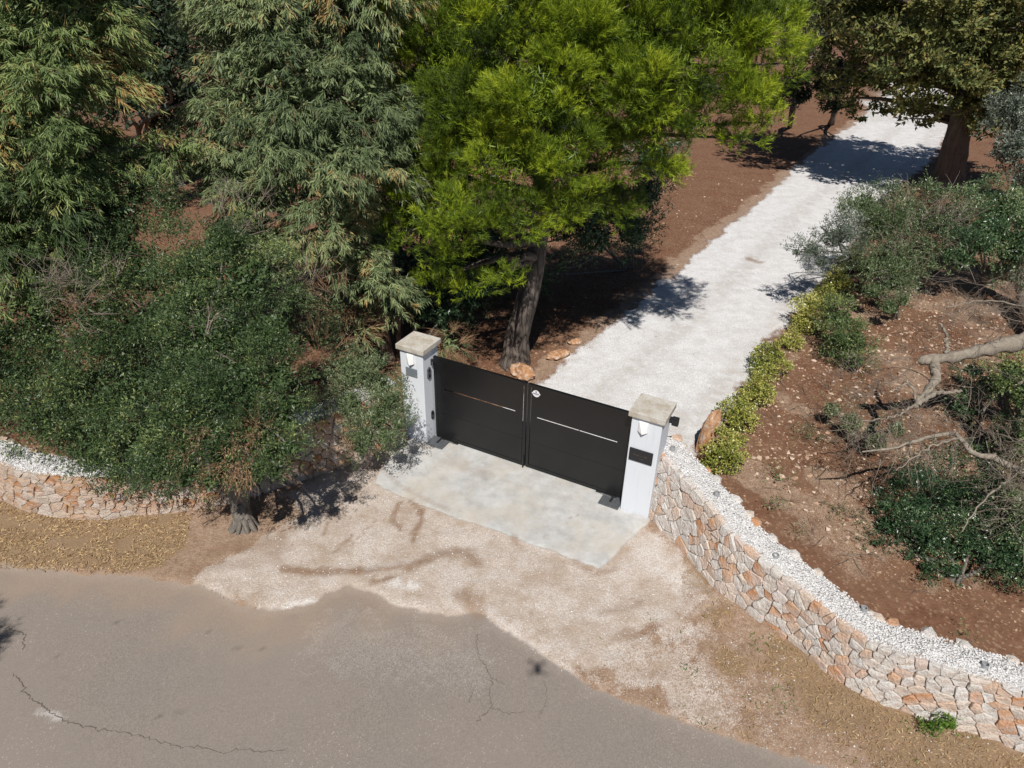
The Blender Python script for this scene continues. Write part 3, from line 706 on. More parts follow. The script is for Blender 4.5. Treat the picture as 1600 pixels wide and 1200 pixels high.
def leaf(x0, x1, hinge, label, sticker):
    """one gate leaf between x0 and x1; hinge is the hinge side"""
    root = gate_root('gate_leaf', (x0 + x1) / 2, 0, label, 'gate')
    a, b = x0 - (x0 + x1) / 2, x1 - (x0 + x1) / 2; z0, z1 = .07, 1.73; w = .055; d = .025
    for nm, q in (('stile', (a, a + w, z0, z1)), ('stile', (b - w, b, z0, z1)), ('top_rail', (a + w + .001, b - w - .001, z1 - w, z1 - .001)), ('bottom_rail', (a + w + .001, b - w - .001, z0 + .001, z0 + w))):
        mb = MB(); mb.box(q[0], q[1], -d, d, q[2], q[3]); part(nm, mb, root, M_gate, .004)
    meet = 1 if hinge < 0 else -1
    pa, pb = a + w + .002, b - w - .002
    if meet > 0: pb -= .009
    else: pa += .009
    zs1, zs2 = 1.125, .615; sl = .011; y = (-.018, -.008)
    sa, sb_ = a + (b - a) * .10, a + (b - a) * .885
    mb = MB()                                              # upper sheet with its tabs beside the slot
    mb.box(pa, pb, *y, zs1 + sl, z1 - w - .002); mb.box(pa, sa, *y, zs1 - sl + .0005, zs1 + sl - .0005); mb.box(sb_, pb, *y, zs1 - sl + .0005, zs1 + sl - .0005)
    part('panel', mb, root, M_gate)
    mb = MB(); mb.box(pa, pb, *y, zs2 + .0015, zs1 - sl); part('panel', mb, root, M_gate)
    mb = MB(); mb.box(pa, pb, *y, z0 + w + .002, zs2 - .0015); part('panel', mb, root, M_gate)
    mb = MB(); mb.box(pa, pb, -.0078, .004, zs2 - .02, zs2 + .02); part('backing_strip', mb, root, M_gate)
    mb = MB(); xm = (sa + sb_) / 2 + .05; mb.box(xm - .006, xm + .006, -.0175, -.0085, zs1 - sl - .0002, zs1 + sl + .0002); part('slot_bridge', mb, root, M_gate)
    hx = a if hinge < 0 else b
    s = -1 if hinge < 0 else 1
    mb = MB(); mb.box(min(hx, hx + s * .10), max(hx, hx + s * .10), -.022, .022, z1 - .19, z1 - .08); mb.box(min(hx - s * .01, hx + s * .03), max(hx - s * .01, hx + s * .03), -.05, -.024, z1 - .17, z1 - .10)
    hg = part('hinge', mb, root, M_metal, .003)
    for zz in (z1 - .115, z1 - .155):
        mb = MB(); mb.prism([(hx + .010 * math.cos(q), zz + .010 * math.sin(q)) for q in np.linspace(0, 2 * np.pi, 9)[:-1]], -.056, -.050); part('bolt', mb, hg, M_screw)
    # bolts along the frame
    for x, z in ((a + .2, z1 - .09), (a + .75, z1 - .09), (b - .2, z1 - .09), (a + .03, .95), (a + .5, z0 + .03), (b - .45, z0 + .03)):
        mb = MB(); mb.prism([(x + .007 * math.cos(q), z + .007 * math.sin(q)) for q in np.linspace(0, 2 * np.pi, 9)[:-1]], -.029, -.0172); part('bolt', mb, root, M_metal)
    # lever foot of the opener under the bottom rail
    mb = MB(); fx = hx - s * .10; mb.box(min(fx, fx - s * .36), max(fx, fx - s * .36), -.045, .02, z0 - .022, z0 - .001); part('opener_arm', mb, root, M_metal, .003)
    mb = MB(); fx = hx - s * .20; mb.box(min(fx, fx - s * .17), max(fx, fx - s * .17), -.052, -.046, z0 - .02, z0 - .006); part('arm_plate', mb, root, M_screw)
    if sticker:
        cx, cz = a + .145, z1 - .15
        pts = [(cx + .062 * math.cos(q) * (1.28 if abs(math.sin(q)) < .2 else 1), cz + .062 * math.sin(q)) for q in np.linspace(0, 2 * np.pi, 25)[:-1]]
        mb = MB(); mb.prism(pts, -.0205, -.0182); st = part('warning_sticker', mb, root, M_sticker)
        mb = MB()
        mb.prism([(cx - .016, cz + .046), (cx + .016, cz + .046), (cx + .009, cz + .015), (cx - .009, cz + .015)], -.0225, -.0206)
        mb.box(cx - .055, cx + .055, -.0225, -.0206, cz - .012, cz + .008); mb.box(cx - .03, cx + .03, -.0225, -.0206, cz - .03, cz - .024)
        part('print', mb, st, M_print)
    if meet > 0:
        mb = MB(); mb.box(b - .035, b - .012, -.048, -.026, z0 - .045, z0 + .20); part('drop_bolt', mb, root, M_metal, .003)
    return root
mid_x = -GL / 2 + .015
leaf(-GL + .055, mid_x - .008, -1, 'left leaf of the black gate, plain slotted sheets without sticker', False)
leaf(mid_x + .008, -.045, 1, 'right leaf of the black gate with the round white sticker', True)
for u, lab in ((-GL + .17, 'grey steel opener cover in the slab at the left pillar'), (-.20, 'grey steel opener cover in the slab at the right pillar')):
    root = gate_root('opener_cover', u, -.16, lab, 'gate opener')
    mb = MB(); mb.box(-.17, .17, -.13, .16, .0, .052); part('lid', mb, root, M_steel, .004)
    mb = MB(); mb.prism([(.02 * math.cos(q), .058 + .012 * math.sin(q)) for q in np.linspace(0, 2 * np.pi, 9)[:-1]], -.02, .12); part('pivot', mb, root, M_metal)

# ------------------------------------------------------------------ boulders, stones
def boulder(px, py, size, sc, rz, label, seed, tilt=(0, 0)):
    P = G(px, py); v, f = rock(np.random.default_rng(seed), size, sc, 2, .32)
    v[:, 2] += size * sc[2] * .72
    o = obj('boulder', mesh_np('boulder', v, f, M_boulder)); o.location = (P[0], P[1], 0); o.rotation_euler = (tilt[0], tilt[1], rz); tag(o, label, 'rock')
    return o
boulder(816, 588, .21, (1.3, .8, .75), -.5, 'orange limestone boulder at the foot of the pine, just behind the gate', 1)
boulder(872, 558, .20, (1.6, .8, .45), .6, 'flat orange rock edging the driveway beside the pine', 2)
boulder(897, 537, .13, (1.4, .8, .5), .5, 'small orange rock next along the driveway edge from the flat one', 3)
boulder(1098, 706, .38, (.40, .36, 1.38), .2, 'upright orange rock standing beside the hedge behind the right pillar', 4, (-.05, .16))

def scatter(name, poly, n, size, mat, r, label, cond=None, vmean=.5, parent=None):
    lo, hi = poly.min(0), poly.max(0); P = r.uniform(lo, hi, (int(n * 2.6), 2)); P = P[inside(P, poly)][:n]
    if cond is not None: P = P[cond(P)]
    z = ground_z(P[:, 0], P[:, 1]); S_ = size[0] * (size[1] / size[0]) ** (r.random(len(P)) ** 2.2)
    V, F = chips_mesh(np.c_[P, z + S_ * .12], S_, r)
    o = obj(name, mesh_np(name, V, F, mat, dict(var=np.repeat(np.clip(r.normal(vmean, .28, len(P)), 0, 1), 6))), parent)
    kind(o, 'stuff', label); return o
def region(x0, x1, y0, y1): return np.array([(x0, y0), (x1, y0), (x1, y1), (x0, y1)], float)
scatter('soil_pebbles', region(-8, 13, 8, 30), 9000, (.010, .05), M_pebble, rng, 'pale pebbles strewn over the red earth', lambda P: (ground_cls(P[:, 0], P[:, 1]) == 0) & (fbm(P[:, 0] * 1.5, P[:, 1] * 1.5, 3) > .42))
scatter('soil_stones', poly_px([(1130, 700), (1290, 430), (1640, 470), (1640, 1010), (1330, 880)]), 4500, (.012, .065), M_pebble, rng, 'stones strewn over the red earth behind the right wall', None, .6)
scatter('apron_gravel', APRON, 9000, (.005, .014), M_chip, rng, 'loose beige gravel on the apron', lambda P: ground_cls(P[:, 0], P[:, 1]) == 3, .15)
scatter('verge_gravel', VERGE_R, 3500, (.005, .016), M_chip, rng, 'loose pale gravel on the right verge', lambda P: (ground_cls(P[:, 0], P[:, 1]) == 4) & (fbm(P[:, 0] * 2.2, P[:, 1] * 2.2, 3) > .5), .12)
scatter('driveway_gravel', region(.5, 9, 9, 19), 9000, (.005, .014), M_chip, rng, 'loose white gravel on the driveway', lambda P: ground_cls(P[:, 0], P[:, 1]) == 1, .6)

# dry grass and leaf litter
def litter(name, poly, n, L, W_, mat, r, label, up=.25, cond=None, vmean=.55):
    lo, hi = poly.min(0), poly.max(0); P = r.uniform(lo, hi, (int(n * 2.6), 2)); P = P[inside(P, poly)][:n]
    if cond is not None: P = P[cond(P)]
    n = len(P); O = np.c_[P, ground_z(P[:, 0], P[:, 1]) + .006]
    a = r.uniform(0, 2 * np.pi, n); e = np.abs(r.normal(0, up, n)); D = np.stack([np.cos(a) * np.cos(e), np.sin(a) * np.cos(e), np.sin(e)], 1)
    ln = r.uniform(*L, n); wd = r.uniform(*W_, n)
    V, F = leaf_quads(O, D, norm(np.cross(D, r.normal(0, 1, (n, 3)) + [0, 0, .01])), ln, wd)
    V[:, 2] = np.maximum(V[:, 2], np.repeat(O[:, 2], 4) - .004)
    o = obj(name, mesh_np(name, V, F, mat, dict(var=np.repeat(np.clip(r.normal(vmean, .25, n), 0, 1), 4)))); kind(o, 'stuff', label); return o
def leaf_quads(O, D, Sd, L, W_, bend=0.0):
    """rhombus leaves: foot O, direction D, sideways Sd"""
    L = np.broadcast_to(L, len(O))[:, None]; W_ = np.broadcast_to(W_, len(O))[:, None]
    m = O + D * L * .45
    if bend: m = m + np.cross(D, Sd) * L * bend
    V = np.stack([O, m + Sd * W_ / 2, O + D * L, m - Sd * W_ / 2], 1).reshape(-1, 3)
    return V, (np.arange(4)[None] + 4 * np.arange(len(O))[:, None])
litter('leaf_litter', VERGE_L, 22000, (.03, .085), (.006, .016), M_straw, rng, 'yellow dry leaf litter on the left verge', .2, lambda P: (P[:, 0] > -9) & (fbm(P[:, 0] * 3, P[:, 1] * 3, 3) > .3))
litter('dry_grass', VERGE_R, 15000, (.03, .085), (.004, .009), M_straw, rng, 'short dry grass on the right verge', .5, lambda P: (ground_cls(P[:, 0], P[:, 1]) == 4) & (fbm((P[:, 0] * .766 - P[:, 1] * .643) * 1.9 + 40, (P[:, 0] * .643 + P[:, 1] * .766) * 1.9, 5) + .10 * (P[:, 0] - 3.6) > .42), .5)
litter('green_weeds', VERGE_R, 6000, (.03, .07), (.006, .012), M_grass, rng, 'sparse green weeds on the right verge', .7, lambda P: fbm(P[:, 0] * 2.6 + 7, P[:, 1] * 2.6, 3) > .63, .5)
litter('pine_litter', poly_px([(830, 590), (1000, 460), (1100, 370), (1010, 330), (850, 470), (700, 540)]), 5000, (.04, .1), (.006, .014), M_dead, rng, 'brown needle and twig litter under the pine', .2)
litter('dry_litter', poly_px([(1130, 700), (1290, 430), (1640, 470), (1640, 1010), (1330, 880)]), 16000, (.03, .11), (.004, .009), M_straw, rng, 'dry stalks and twigs on the earth behind the right wall', .3, lambda P: fbm(P[:, 0] * 1.6, P[:, 1] * 1.6 + 3, 3) > .42, .25)
litter('driveway_litter', DRIVE, 500, (.03, .10), (.005, .014), M_dead, rng, 'scattered brown leaves and twigs on the white driveway', .15, lambda P: P[:, 1] < 34, .3)

# ------------------------------------------------------------------ vegetation
def cl(px, py, Y, rp, sy=1.0, sz=1.0):
    """a clump of foliage seen at pixel px,py at distance Y with radius rp pixels"""
    P = AY(px, py, Y); k = rp * depth(P) / CF
    return P, np.array([k, k * sy, k * sz])
def twig_points(clumps, dens, r, nsub=13, sub=.38, down=.5, flat=1.0):
    """twig feet and outward directions: every clump is a set of separate domed boughs with hollows between them"""
    PP = []; DD = []; TT = []
    for c, R in clumps:
        out_of_view = 600 - CF * ((c[1] * math.sin(CP) + (c[2] - CH) * math.cos(CP)) / depth(c)) < -45      # boughs above the picture need less detail
        n = int(dens * R[0] * R[2] * (1.6 if out_of_view else 4)); ns = max(4, int(nsub * (.75 + .5 * r.random())))
        d = norm(r.normal(0, 1, (ns * 3, 3))); d = d[(d[:, 2] > -.35) | (r.random(len(d)) > down)][:ns]
        size = r.uniform(.6, 1.25, len(d)); sc = c + d * R * r.uniform(.55, .92, (len(d), 1)); sv = r.normal(0, .13, len(d)) + r.normal(0, .10)
        pk = size ** 2 / np.sum(size ** 2); k = r.choice(len(d), n, p=pk)
        out = norm(d * .8 + np.array([0, -.1, .75]))
        e = norm(r.normal(0, 1, (n, 3)) + out[k] * 1.15) * (r.uniform(.35, 1.0, (n, 1)) ** .5); e[:, 2] *= flat
        P = sc[k] + e * R * sub * size[k][:, None]
        D = norm(d[k] * .5 + e * .9 + [0, 0, .2])
        P = P + D * (np.abs(r.normal(0, .05, (n, 1))) * (r.random((n, 1)) < .3)) * R[0] * 2.2
        PP.append(P); DD.append(D); TT.append(sv[k] + r.normal(0, .05, n))
    P, D, T_ = np.concatenate(PP), np.concatenate(DD), np.concatenate(TT)
    k = P[:, 2] > .06
    return P[k], D[k], T_[k]
def perp(D, r):
    return norm(np.cross(D, r.normal(0, 1, D.shape)))
def leafy(P, D, T_, m, r, tl, L, W_, spread=.9, droop=0.0, upn=.5, vbase=.5, vsd=.24, bend=0.0):
    n = len(P); k = np.repeat(np.arange(n), m)
    u = r.uniform(0, 1, n * m)[:, None]
    O = P[k] + D[k] * u * tl + r.normal(0, .012, (n * m, 3)); O[:, 2] -= droop * (u[:, 0] * tl) * .8
    A = norm(D[k] * .7 + perp(D[k], r) * spread + np.array([0, 0, -droop * 1.6]) + r.normal(0, .15, (n * m, 3)))
    Nn = norm(r.normal(0, 1, (n * m, 3)) + np.array([0, -.2, upn])); Sd = norm(np.cross(A, Nn))
    V, F = leaf_quads(O, A, Sd, r.uniform(L * .65, L * 1.2, n * m), r.uniform(W_ * .7, W_ * 1.15, n * m), bend)
    var = np.clip(vbase + T_[k] + r.normal(0, vsd, n * m), 0, 1)
    z0 = np.minimum.reduce(V[:, 2].reshape(-1, 4), 1)
    keep = z0 > .01
    V = V.reshape(-1, 4, 3)[keep].reshape(-1, 3); var = var[keep]
    F = np.arange(4)[None] + 4 * np.arange(len(var))[:, None]
    return V, F, np.repeat(var, 4)
def inner(clumps, r, dens, L, W_, vb, tri=False):
    """the leaves inside the clumps, so that nobody looks straight through a crown"""
    VV = []; vv = []
    for c, R in clumps:
        n = int(dens * R[0] * R[2] * 4)
        O = c + norm(r.normal(0, 1, (n, 3))) * R * (r.random((n, 1)) ** .4) * .62
        O = O[O[:, 2] > L]; n = len(O)
        A = norm(r.normal(0, 1, (n, 3))); V, F = leaf_quads(O - A * L / 2, A, perp(A, r), L, W_)
        VV.append(V); vv.append(np.repeat(np.clip(r.normal(vb, .15, n), 0, 1), 4))
    V = np.concatenate(VV); F = np.arange(len(V)).reshape(-1, 4)
    if tri: F = np.concatenate([F[:, [0, 1, 2]], F[:, [0, 2, 3]]])
    return V, F, np.concatenate(vv)
def merge(a, b): return np.concatenate([a[0], b[0]]), np.concatenate([a[1], b[1] + len(a[0])]), np.concatenate([a[2], b[2]])
def needles(P, D, T_, m, r, tl, L, W_, vbase=.5):
    n = len(P); k = np.repeat(np.arange(n), m)
    u = r.uniform(0, 1, (n * m, 1))
    O = P[k] + D[k] * u * tl
    A = norm(D[k] * .75 + perp(D[k], r) * r.uniform(.35, .95, (n * m, 1)))
    Sd = perp(A, r); ln = r.uniform(L * .7, L * 1.15, (n * m, 1))
    V = np.stack([O + Sd * W_ / 2, O - Sd * W_ / 2, O + A * ln], 1).reshape(-1, 3)
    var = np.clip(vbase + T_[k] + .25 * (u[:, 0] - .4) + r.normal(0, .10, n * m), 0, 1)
    return V, np.arange(3)[None] + 3 * np.arange(n * m)[:, None], np.repeat(var, 3)

def rebase(V, root): return V - np.array(root.location)
def limb_path(a, b, r, sag=.12, n=10):
    a, b = np.asarray(a), np.asarray(b); m1 = a + (b - a) * .35; m2 = a + (b - a) * .7; d = np.linalg.norm(b - a)
    m1 = m1 + r.normal(0, sag * d * .35, 3) + [0, 0, sag * d * .5]; m2 = m2 + r.normal(0, sag * d * .35, 3) + [0, 0, sag * d * .4]
    return spline([a, m1, m2, b], n)
def tree(name, label, cat, base, trunk_pts, radii, clumps, bark, leafmat, leafdata, seed, group=None, fork=.55, nlimb=99, sides=10):
    """trunk, a limb to every clump and the crown"""
    r = np.random.default_rng(seed)
    root = empty(name, tuple(base)); tag(root, label, cat, group)
    if trunk_pts is not None:
        n = 26; P = spline(trunk_pts, n); R = np.interp(np.linspace(0, 1, n), np.linspace(0, 1, len(radii)), radii)
        R[0] *= 1.35; R[1] *= 1.12
        v, f = tube_np(P, R, sides + 4, seed, .10); o = obj('trunk', mesh_np('trunk', rebase(v, root), f, bark, None, True)); o.parent = root
        done = 0
        for c, Rc in sorted(clumps, key=lambda q: -q[1][0]):
            if done >= nlimb: break
            d = np.linalg.norm(P - c, axis=1) + 1.2 * np.maximum(0, P[:, 2] - c[2] + .1 * abs(c[2])); d[: int(n * fork * .6)] += .5
            i = int(np.argmin(d)); i = max(3, min(i, n - 2))
            L = limb_path(P[i], c + r.normal(0, .05, 3), r); rr = np.linspace(min(R[i] * .55, .05 + .03 * np.linalg.norm(P[i] - c)), .012, len(L))
            v, f = tube_np(L, rr, 6, seed + done); o = obj('limb', mesh_np('limb', rebase(v, root), f, bark, None, True)); o.parent = root; done += 1
    V, F, var = leafdata
    o = obj('crown', mesh_np('crown', rebase(V, root), F, leafmat, dict(var=var))); o.parent = root
    return root
def twigs(starts, dirs, r, length, radius, depth_=2, kids=4, droop=0.0, wig=.25):
    """fine branching twigs as thin three sided tubes"""
    parts = []
    stack = [(np.asarray(p, float), np.asarray(d, float), length, radius, depth_) for p, d in zip(starts, dirs)]
    while stack:
        p, d, L, rad, dep = stack.pop()
        n = 5; P = [p]; dd = d / np.linalg.norm(d)
        for q in range(n - 1):
            dd = dd + r.normal(0, wig, 3) * .5 + np.array([0, 0, -droop * .3]); dd /= np.linalg.norm(dd); P.append(P[-1] + dd * L / (n - 1))
        P = np.array(P); P[:, 2] = np.maximum(P[:, 2], .02)
        parts.append(tube_np(P, np.linspace(rad, rad * .35, n), 3))
        if dep > 0:
            for q in range(kids):
                i = r.integers(1, n); nd = dd + r.normal(0, .75, 3); stack.append((P[i], nd, L * r.uniform(.4, .75), rad * .55, dep - 1))
    return join(parts)
def add_twigs(root, nm, data, mat, r):
    v, f = data; o = add_twigs_(root, nm, v, f, mat, r); o['kind'] = 'stuff'; return o
def add_twigs_(root, nm, v, f, mat, r):
    o = obj(nm, mesh_np(nm, rebase(v, root), f, mat, dict(var=np.clip(r.normal(.55, .2, len(v)), 0, 1)))); o.parent = root; return o

R_ = np.random.default_rng
# --- Aleppo pine at the gate: one wide crown, its right side reaching over the drive
r = R_(101)
b = G(805, 568); tp = [b, b + [.05, 0, .8], AY(828, 450, b[1] + .02), AY(842, 372, b[1] + .1), AY(850, 250, b[1] + .2), AY(860, 100, b[1] + .1), AY(880, -80, b[1])]
C_pine = [cl(*q) for q in [(700, 90, 13.2, 75), (790, 40, 12.8, 75), (890, 50, 12.6, 80), (740, 180, 12.6, 72), (840, 150, 12.0, 75), (930, 140, 12.4, 70), (680, 235, 13.2, 60), (790, 255, 11.9, 66), (880, 240, 12.0, 56), (650, 330, 12.4, 52, 1, .7), (715, 335, 11.6, 62, 1, .6), (800, 345, 11.7, 60, 1, .6), (650, 20, 13.4, 60),
    (890, 320, 12.2, 48, 1, .7), (625, 372, 12.2, 36, 1, .5), (700, 395, 11.8, 44, 1, .45), (795, 432, 11.5, 26, 1, .45), (740, 452, 11.9, 34, 1, .5), (690, 440, 12.4, 30, 1, .5), (850, -80, 13, 120), (720, -60, 13.4, 100), (780, 200, 14.6, 90), (860, 335, 13.6, 50, 1, .6), (690, 170, 13.4, 60), (640, 270, 13.2, 50), (640, 130, 13.6, 50), (700, 290, 12.6, 50), (760, 120, 12.6, 60), (925, 310, 12.6, 24, 1, .6),
    (985, 70, 12.4, 70), (1050, 120, 12.1, 70), (1110, 50, 12.4, 66), (1175, 50, 12.6, 56), (1085, 195, 12.2, 50, 1, .7), (1145, 150, 12.3, 56, 1, .8), (1195, 190, 12.5, 30, 1, .6), (1190, 120, 12.6, 46, 1, .6), (1240, 95, 12.8, 30, 1, .5), (1015, 215, 12.2, 52), (1040, 0, 12.8, 80), (1140, -40, 13, 80), (1000, 150, 11.8, 52), (955, 250, 12.4, 46), (1215, 30, 12.9, 34, 1, .6), (1265, 78, 12.9, 13, 1, .5), (1155, 215, 12.3, 34, 1, .5), (1040, 265, 12.6, 36, 1, .6), (980, -90, 13, 120), (960, 320, 13.2, 40, 1, .7), (930, 60, 14, 80), (1060, 60, 14, 70)]]
P, D, T_ = twig_points(C_pine, 250, r, 14, .38, .45, .8)
D = norm(D + [0, -.1, .35]); T_ = T_ * 1.6
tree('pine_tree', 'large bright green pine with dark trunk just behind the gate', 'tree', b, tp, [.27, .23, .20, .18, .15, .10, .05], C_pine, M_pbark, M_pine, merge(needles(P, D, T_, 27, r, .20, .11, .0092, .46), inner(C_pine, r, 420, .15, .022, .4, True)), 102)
# --- dark olive bush in the shade under the pines
def shrub(name, label, cat, base, clumps, mat, seed, dens, m, L, W_, tl=.22, vbase=.5, stems=5, bark=None, group=None, spread=.9, droop=0.0, nsub=13, sub=.42, extra=None, rad=.035, upn=.5, core=.9):
    r = R_(seed); P, D, T_ = twig_points(clumps, dens, r, nsub, sub, .4)
    data = leafy(P, D, T_, m, r, tl, L, W_, spread, droop, upn, vbase)
    data = merge(data, inner(clumps, r, core / max(L * W_, 1e-4), L * 1.7, W_ * 1.8, vbase))
    root = empty(name, tuple(base)); tag(root, label, cat, group)
    cs = sorted(clumps, key=lambda q: q[0][2])
    for q in range(min(stems, len(cs))):
        c = cs[(q * max(1, len(cs) // stems)) % len(cs)][0]
        a = np.array(base) + [r.normal(0, .08), r.normal(0, .08), -.03]
        Lp = limb_path(a, c, r, .16); v, f = tube_np(Lp, np.linspace(rad, rad * .25, len(Lp)), 6, q, .08)
        o = obj('stem', mesh_np('stem', rebase(v, root), f, bark or M_obark, None, True)); o.parent = root
    V, F, var = data
    o = obj('foliage', mesh_np('foliage', rebase(V, root), F, mat, dict(var=var))); o.parent = root
    return root
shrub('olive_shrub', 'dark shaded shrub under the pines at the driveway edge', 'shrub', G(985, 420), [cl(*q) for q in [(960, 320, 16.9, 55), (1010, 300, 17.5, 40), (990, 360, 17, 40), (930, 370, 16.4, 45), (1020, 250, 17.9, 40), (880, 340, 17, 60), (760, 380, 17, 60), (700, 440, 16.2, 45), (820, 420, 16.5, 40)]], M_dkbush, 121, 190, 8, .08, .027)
# --- eucalyptus trees
def euc(label, base, tp, radii, clumps, mat, seed, dens=115, m=23, L=.155, W_=.021, vb=.5):
    r = R_(seed); P, D, T_ = twig_points(clumps, dens, r, 13, .36, .3); T_ = T_ * 1.4
    D = norm(D * [1, 1, .6] + [0, 0, .0])
    data = leafy(P, D, T_, m, r, .30, L, W_, .6, .55, .5, vb, .15, .05)
    data = merge(data, inner(clumps, r, 260, .16, .045, vb))
    root = tree('eucalyptus_tree', label, 'tree', base, tp, radii, clumps, M_ebark, mat, data, seed + 1)
    k = r.integers(0, len(P), 220)
    add_twigs(root, 'twigs', twigs(P[k], D[k] * [1, 1, .3], r, .35, .006, 1, 3, .3), M_dead, r)
    return root
b = G(607, 562)
C_e = [cl(*q) for q in [(345, 50, 13.2, 62), (430, 40, 12.9, 75), (520, 40, 13, 75), (600, 70, 13.2, 60), (380, 130, 12.6, 65), (470, 130, 12.3, 70), (560, 150, 12.5, 70), (620, 190, 12.8, 50), (350, 210, 12.6, 60), (440, 220, 12, 65), (530, 240, 12, 70), (600, 260, 12.4, 50), (370, 280, 12.4, 50), (450, 310, 11.9, 60), (520, 330, 11.8, 50), (395, 350, 12.2, 40), (480, 390, 11.8, 45), (545, 400, 12, 40), (590, 440, 12.2, 38, 1, .9), (620, 465, 12.4, 26, 1, 1), (430, -60, 13.4, 120), (570, -40, 13.4, 90), (600, 320, 13, 40)]]
root_e = euc('grey green eucalyptus with leaning trunk, left of the pine', b, [b, b + [-.05, 0, .7], AY(580, 430, b[1] - .1), AY(540, 320, b[1] - .3), AY(510, 180, b[1] - .5), AY(490, 20, b[1] - .6)], [.11, .10, .085, .07, .055, .03], C_e, M_euc, 131)
r = R_(133)
for pts, rad in (([(622, 556), (622, 480), (612, 400), (590, 300)], .06), ([(598, 560), (575, 490), (545, 420), (530, 380), (500, 310)], .05)):
    P0 = [G(*pts[0])] + [AY(x, y, 13.3 - .15 * k) for k, (x, y) in enumerate(pts[1:])]; P = spline(P0, 16); v, f = tube_np(P, np.linspace(rad, rad * .4, 16), 8, 5, .08)
    o = obj('side_trunk', mesh_np('side_trunk', rebase(v, root_e), f, M_ebark, None, True)); o.parent = root_e
b = np.array([-8.6, 11.5, 0])
C_e2 = [cl(*q) for q in [(30, 40, 11.2, 80), (110, 40, 11.4, 75), (60, 130, 10.8, 75), (130, 140, 11, 60), (10, 220, 10.8, 70), (90, 220, 10.6, 65), (50, 300, 10.4, 65), (110, 300, 10.7, 45), (20, 390, 10.2, 60), (75, 380, 10.3, 45), (-60, 120, 11, 110), (-60, 320, 10.5, 90), (160, 50, 12, 50), (60, -60, 11.5, 120), (225, 240, 11.6, 42, 1, .6), (280, 235, 11.8, 30, 1, .6), (190, 250, 11.5, 36, 1, .7), (15, 460, 9.9, 40)]]
euc('green eucalyptus hanging into the upper left corner', b, [b, b + [0, 0, 1.5], b + [.3, -.3, 3], b + [.3, -.3, 5], b + [.5, -.2, 7.5]], [.16, .14, .11, .08, .04], C_e2, M_euc2, 141, vb=.52)
b = np.array([-3.2, 12.9, 0])
euc('young drooping eucalyptus sprouting behind the left wall', G(548, 560), None, None, [cl(*q) for q in [(515, 520, 11.8, 24, 1, .8), (560, 515, 12, 22, 1, .8), (530, 480, 12.2, 22), (575, 480, 12.6, 20)]], M_euc, 151, 60)
euc('small eucalyptus shoots just behind the left pillar', G(700, 575), None, None, [cl(*q) for q in [(705, 540, 11.9, 18, 1, .9), (690, 555, 11.8, 12)]], M_euc, 153, 70, 22, .13, .018)
# --- dark shrubs on the left
shrub('mastic_shrub', 'big dark green shrub at the far left behind the ochre wall', 'shrub', np.array([-6.4, 9.9, 0]), [cl(*q) for q in [(195, 335, 10.9, 62, 1, .9), (130, 420, 10.5, 65), (230, 420, 10.4, 70), (60, 500, 10, 70), (160, 510, 9.8, 75), (250, 510, 9.9, 65), (20, 590, 9.6, 65), (110, 600, 9.3, 75), (200, 610, 9.2, 70), (60, 660, 9.2, 50), (150, 705, 8.6, 52), (225, 715, 8.35, 46), (110, 690, 8.8, 40), (270, 725, 8.1, 36), (185, 738, 8.2, 26), (-60, 560, 9.8, 90), (170, 380, 10.8, 60), (-20, 520, 9.8, 60)]], M_lent, 161, 480, 10, .053, .0155, .2, .47, 7, rad=.05, core=.45)
r = R_(171)
bo = G(382, 822)
C_o = [cl(*q) for q in [(310, 440, 9.4, 64), (390, 440, 9.4, 60), (330, 530, 8.6, 70), (420, 520, 8.8, 52), (290, 610, 8.0, 62), (370, 610, 7.8, 66), (435, 590, 8.2, 42), (300, 690, 7.5, 50), (400, 675, 7.5, 50), (350, 712, 7.3, 40), (440, 655, 7.6, 34), (250, 660, 7.8, 46), (350, 380, 9.8, 46), (425, 705, 7.2, 28), (400, 738, 6.95, 24), (345, 742, 7.0, 24), (290, 748, 7.0, 22), (330, 754, 6.85, 20), (245, 738, 7.1, 24), (455, 700, 7.0, 22), (375, 755, 6.8, 18), (450, 630, 7.6, 26), (430, 735, 6.9, 20), (300, 735, 7.2, 26), (260, 715, 7.5, 28)]]
P, D, T_ = twig_points(C_o, 600, r, 13, .42, .4)
keep = ~((np.abs(P[:, 0] - AY(375, 720, 7.4)[0]) < .35) & (P[:, 2] < 2.2) & (r.random(len(P)) < .7)); P, D, T_ = P[keep], D[keep], T_[keep]
root_o = tree('wild_olive_tree', 'dark wild olive with gnarled trunk rooted in front of the ochre wall', 'tree', bo, [bo - [0, 0, .1], bo + [-.04, .10, .25], bo + [-.06, .15, .6], bo + [-.12, .2, 1.3], bo + [-.2, .35, 2.4]], [.15, .14, .12, .10, .06], C_o, M_obark, M_lent, merge(leafy(P, D, T_, 10, r, .2, .05, .0135, .9, 0, .5, .47), inner(C_o, r, 1000, .09, .03, .47)), 172)
for k in range(6):                              # root flares of the old trunk
    a = -2.9 + k * .62 + r.normal(0, .18); L = spline([bo + [-.03, .06, .38], bo + [.11 * math.cos(a), .11 * math.sin(a), .14], bo + [r.uniform(.18, .36) * math.cos(a), r.uniform(.16, .3) * math.sin(a), -.06]], 8)
    v, f = tube_np(L, np.linspace(.085, .03, 8) * r.uniform(.7, 1.25), 7, k, .12); o = obj('root', mesh_np('root', rebase(v, root_o), f, M_obark, None, True)); o.parent = root_o
dead_c = [cl(*q) for q in [(345, 690, 7.1, 32, 1, .8), (390, 715, 7.0, 36, 1, .8), (410, 690, 7.1, 28), (360, 732, 7.0, 24), (300, 700, 7.2, 20)]]
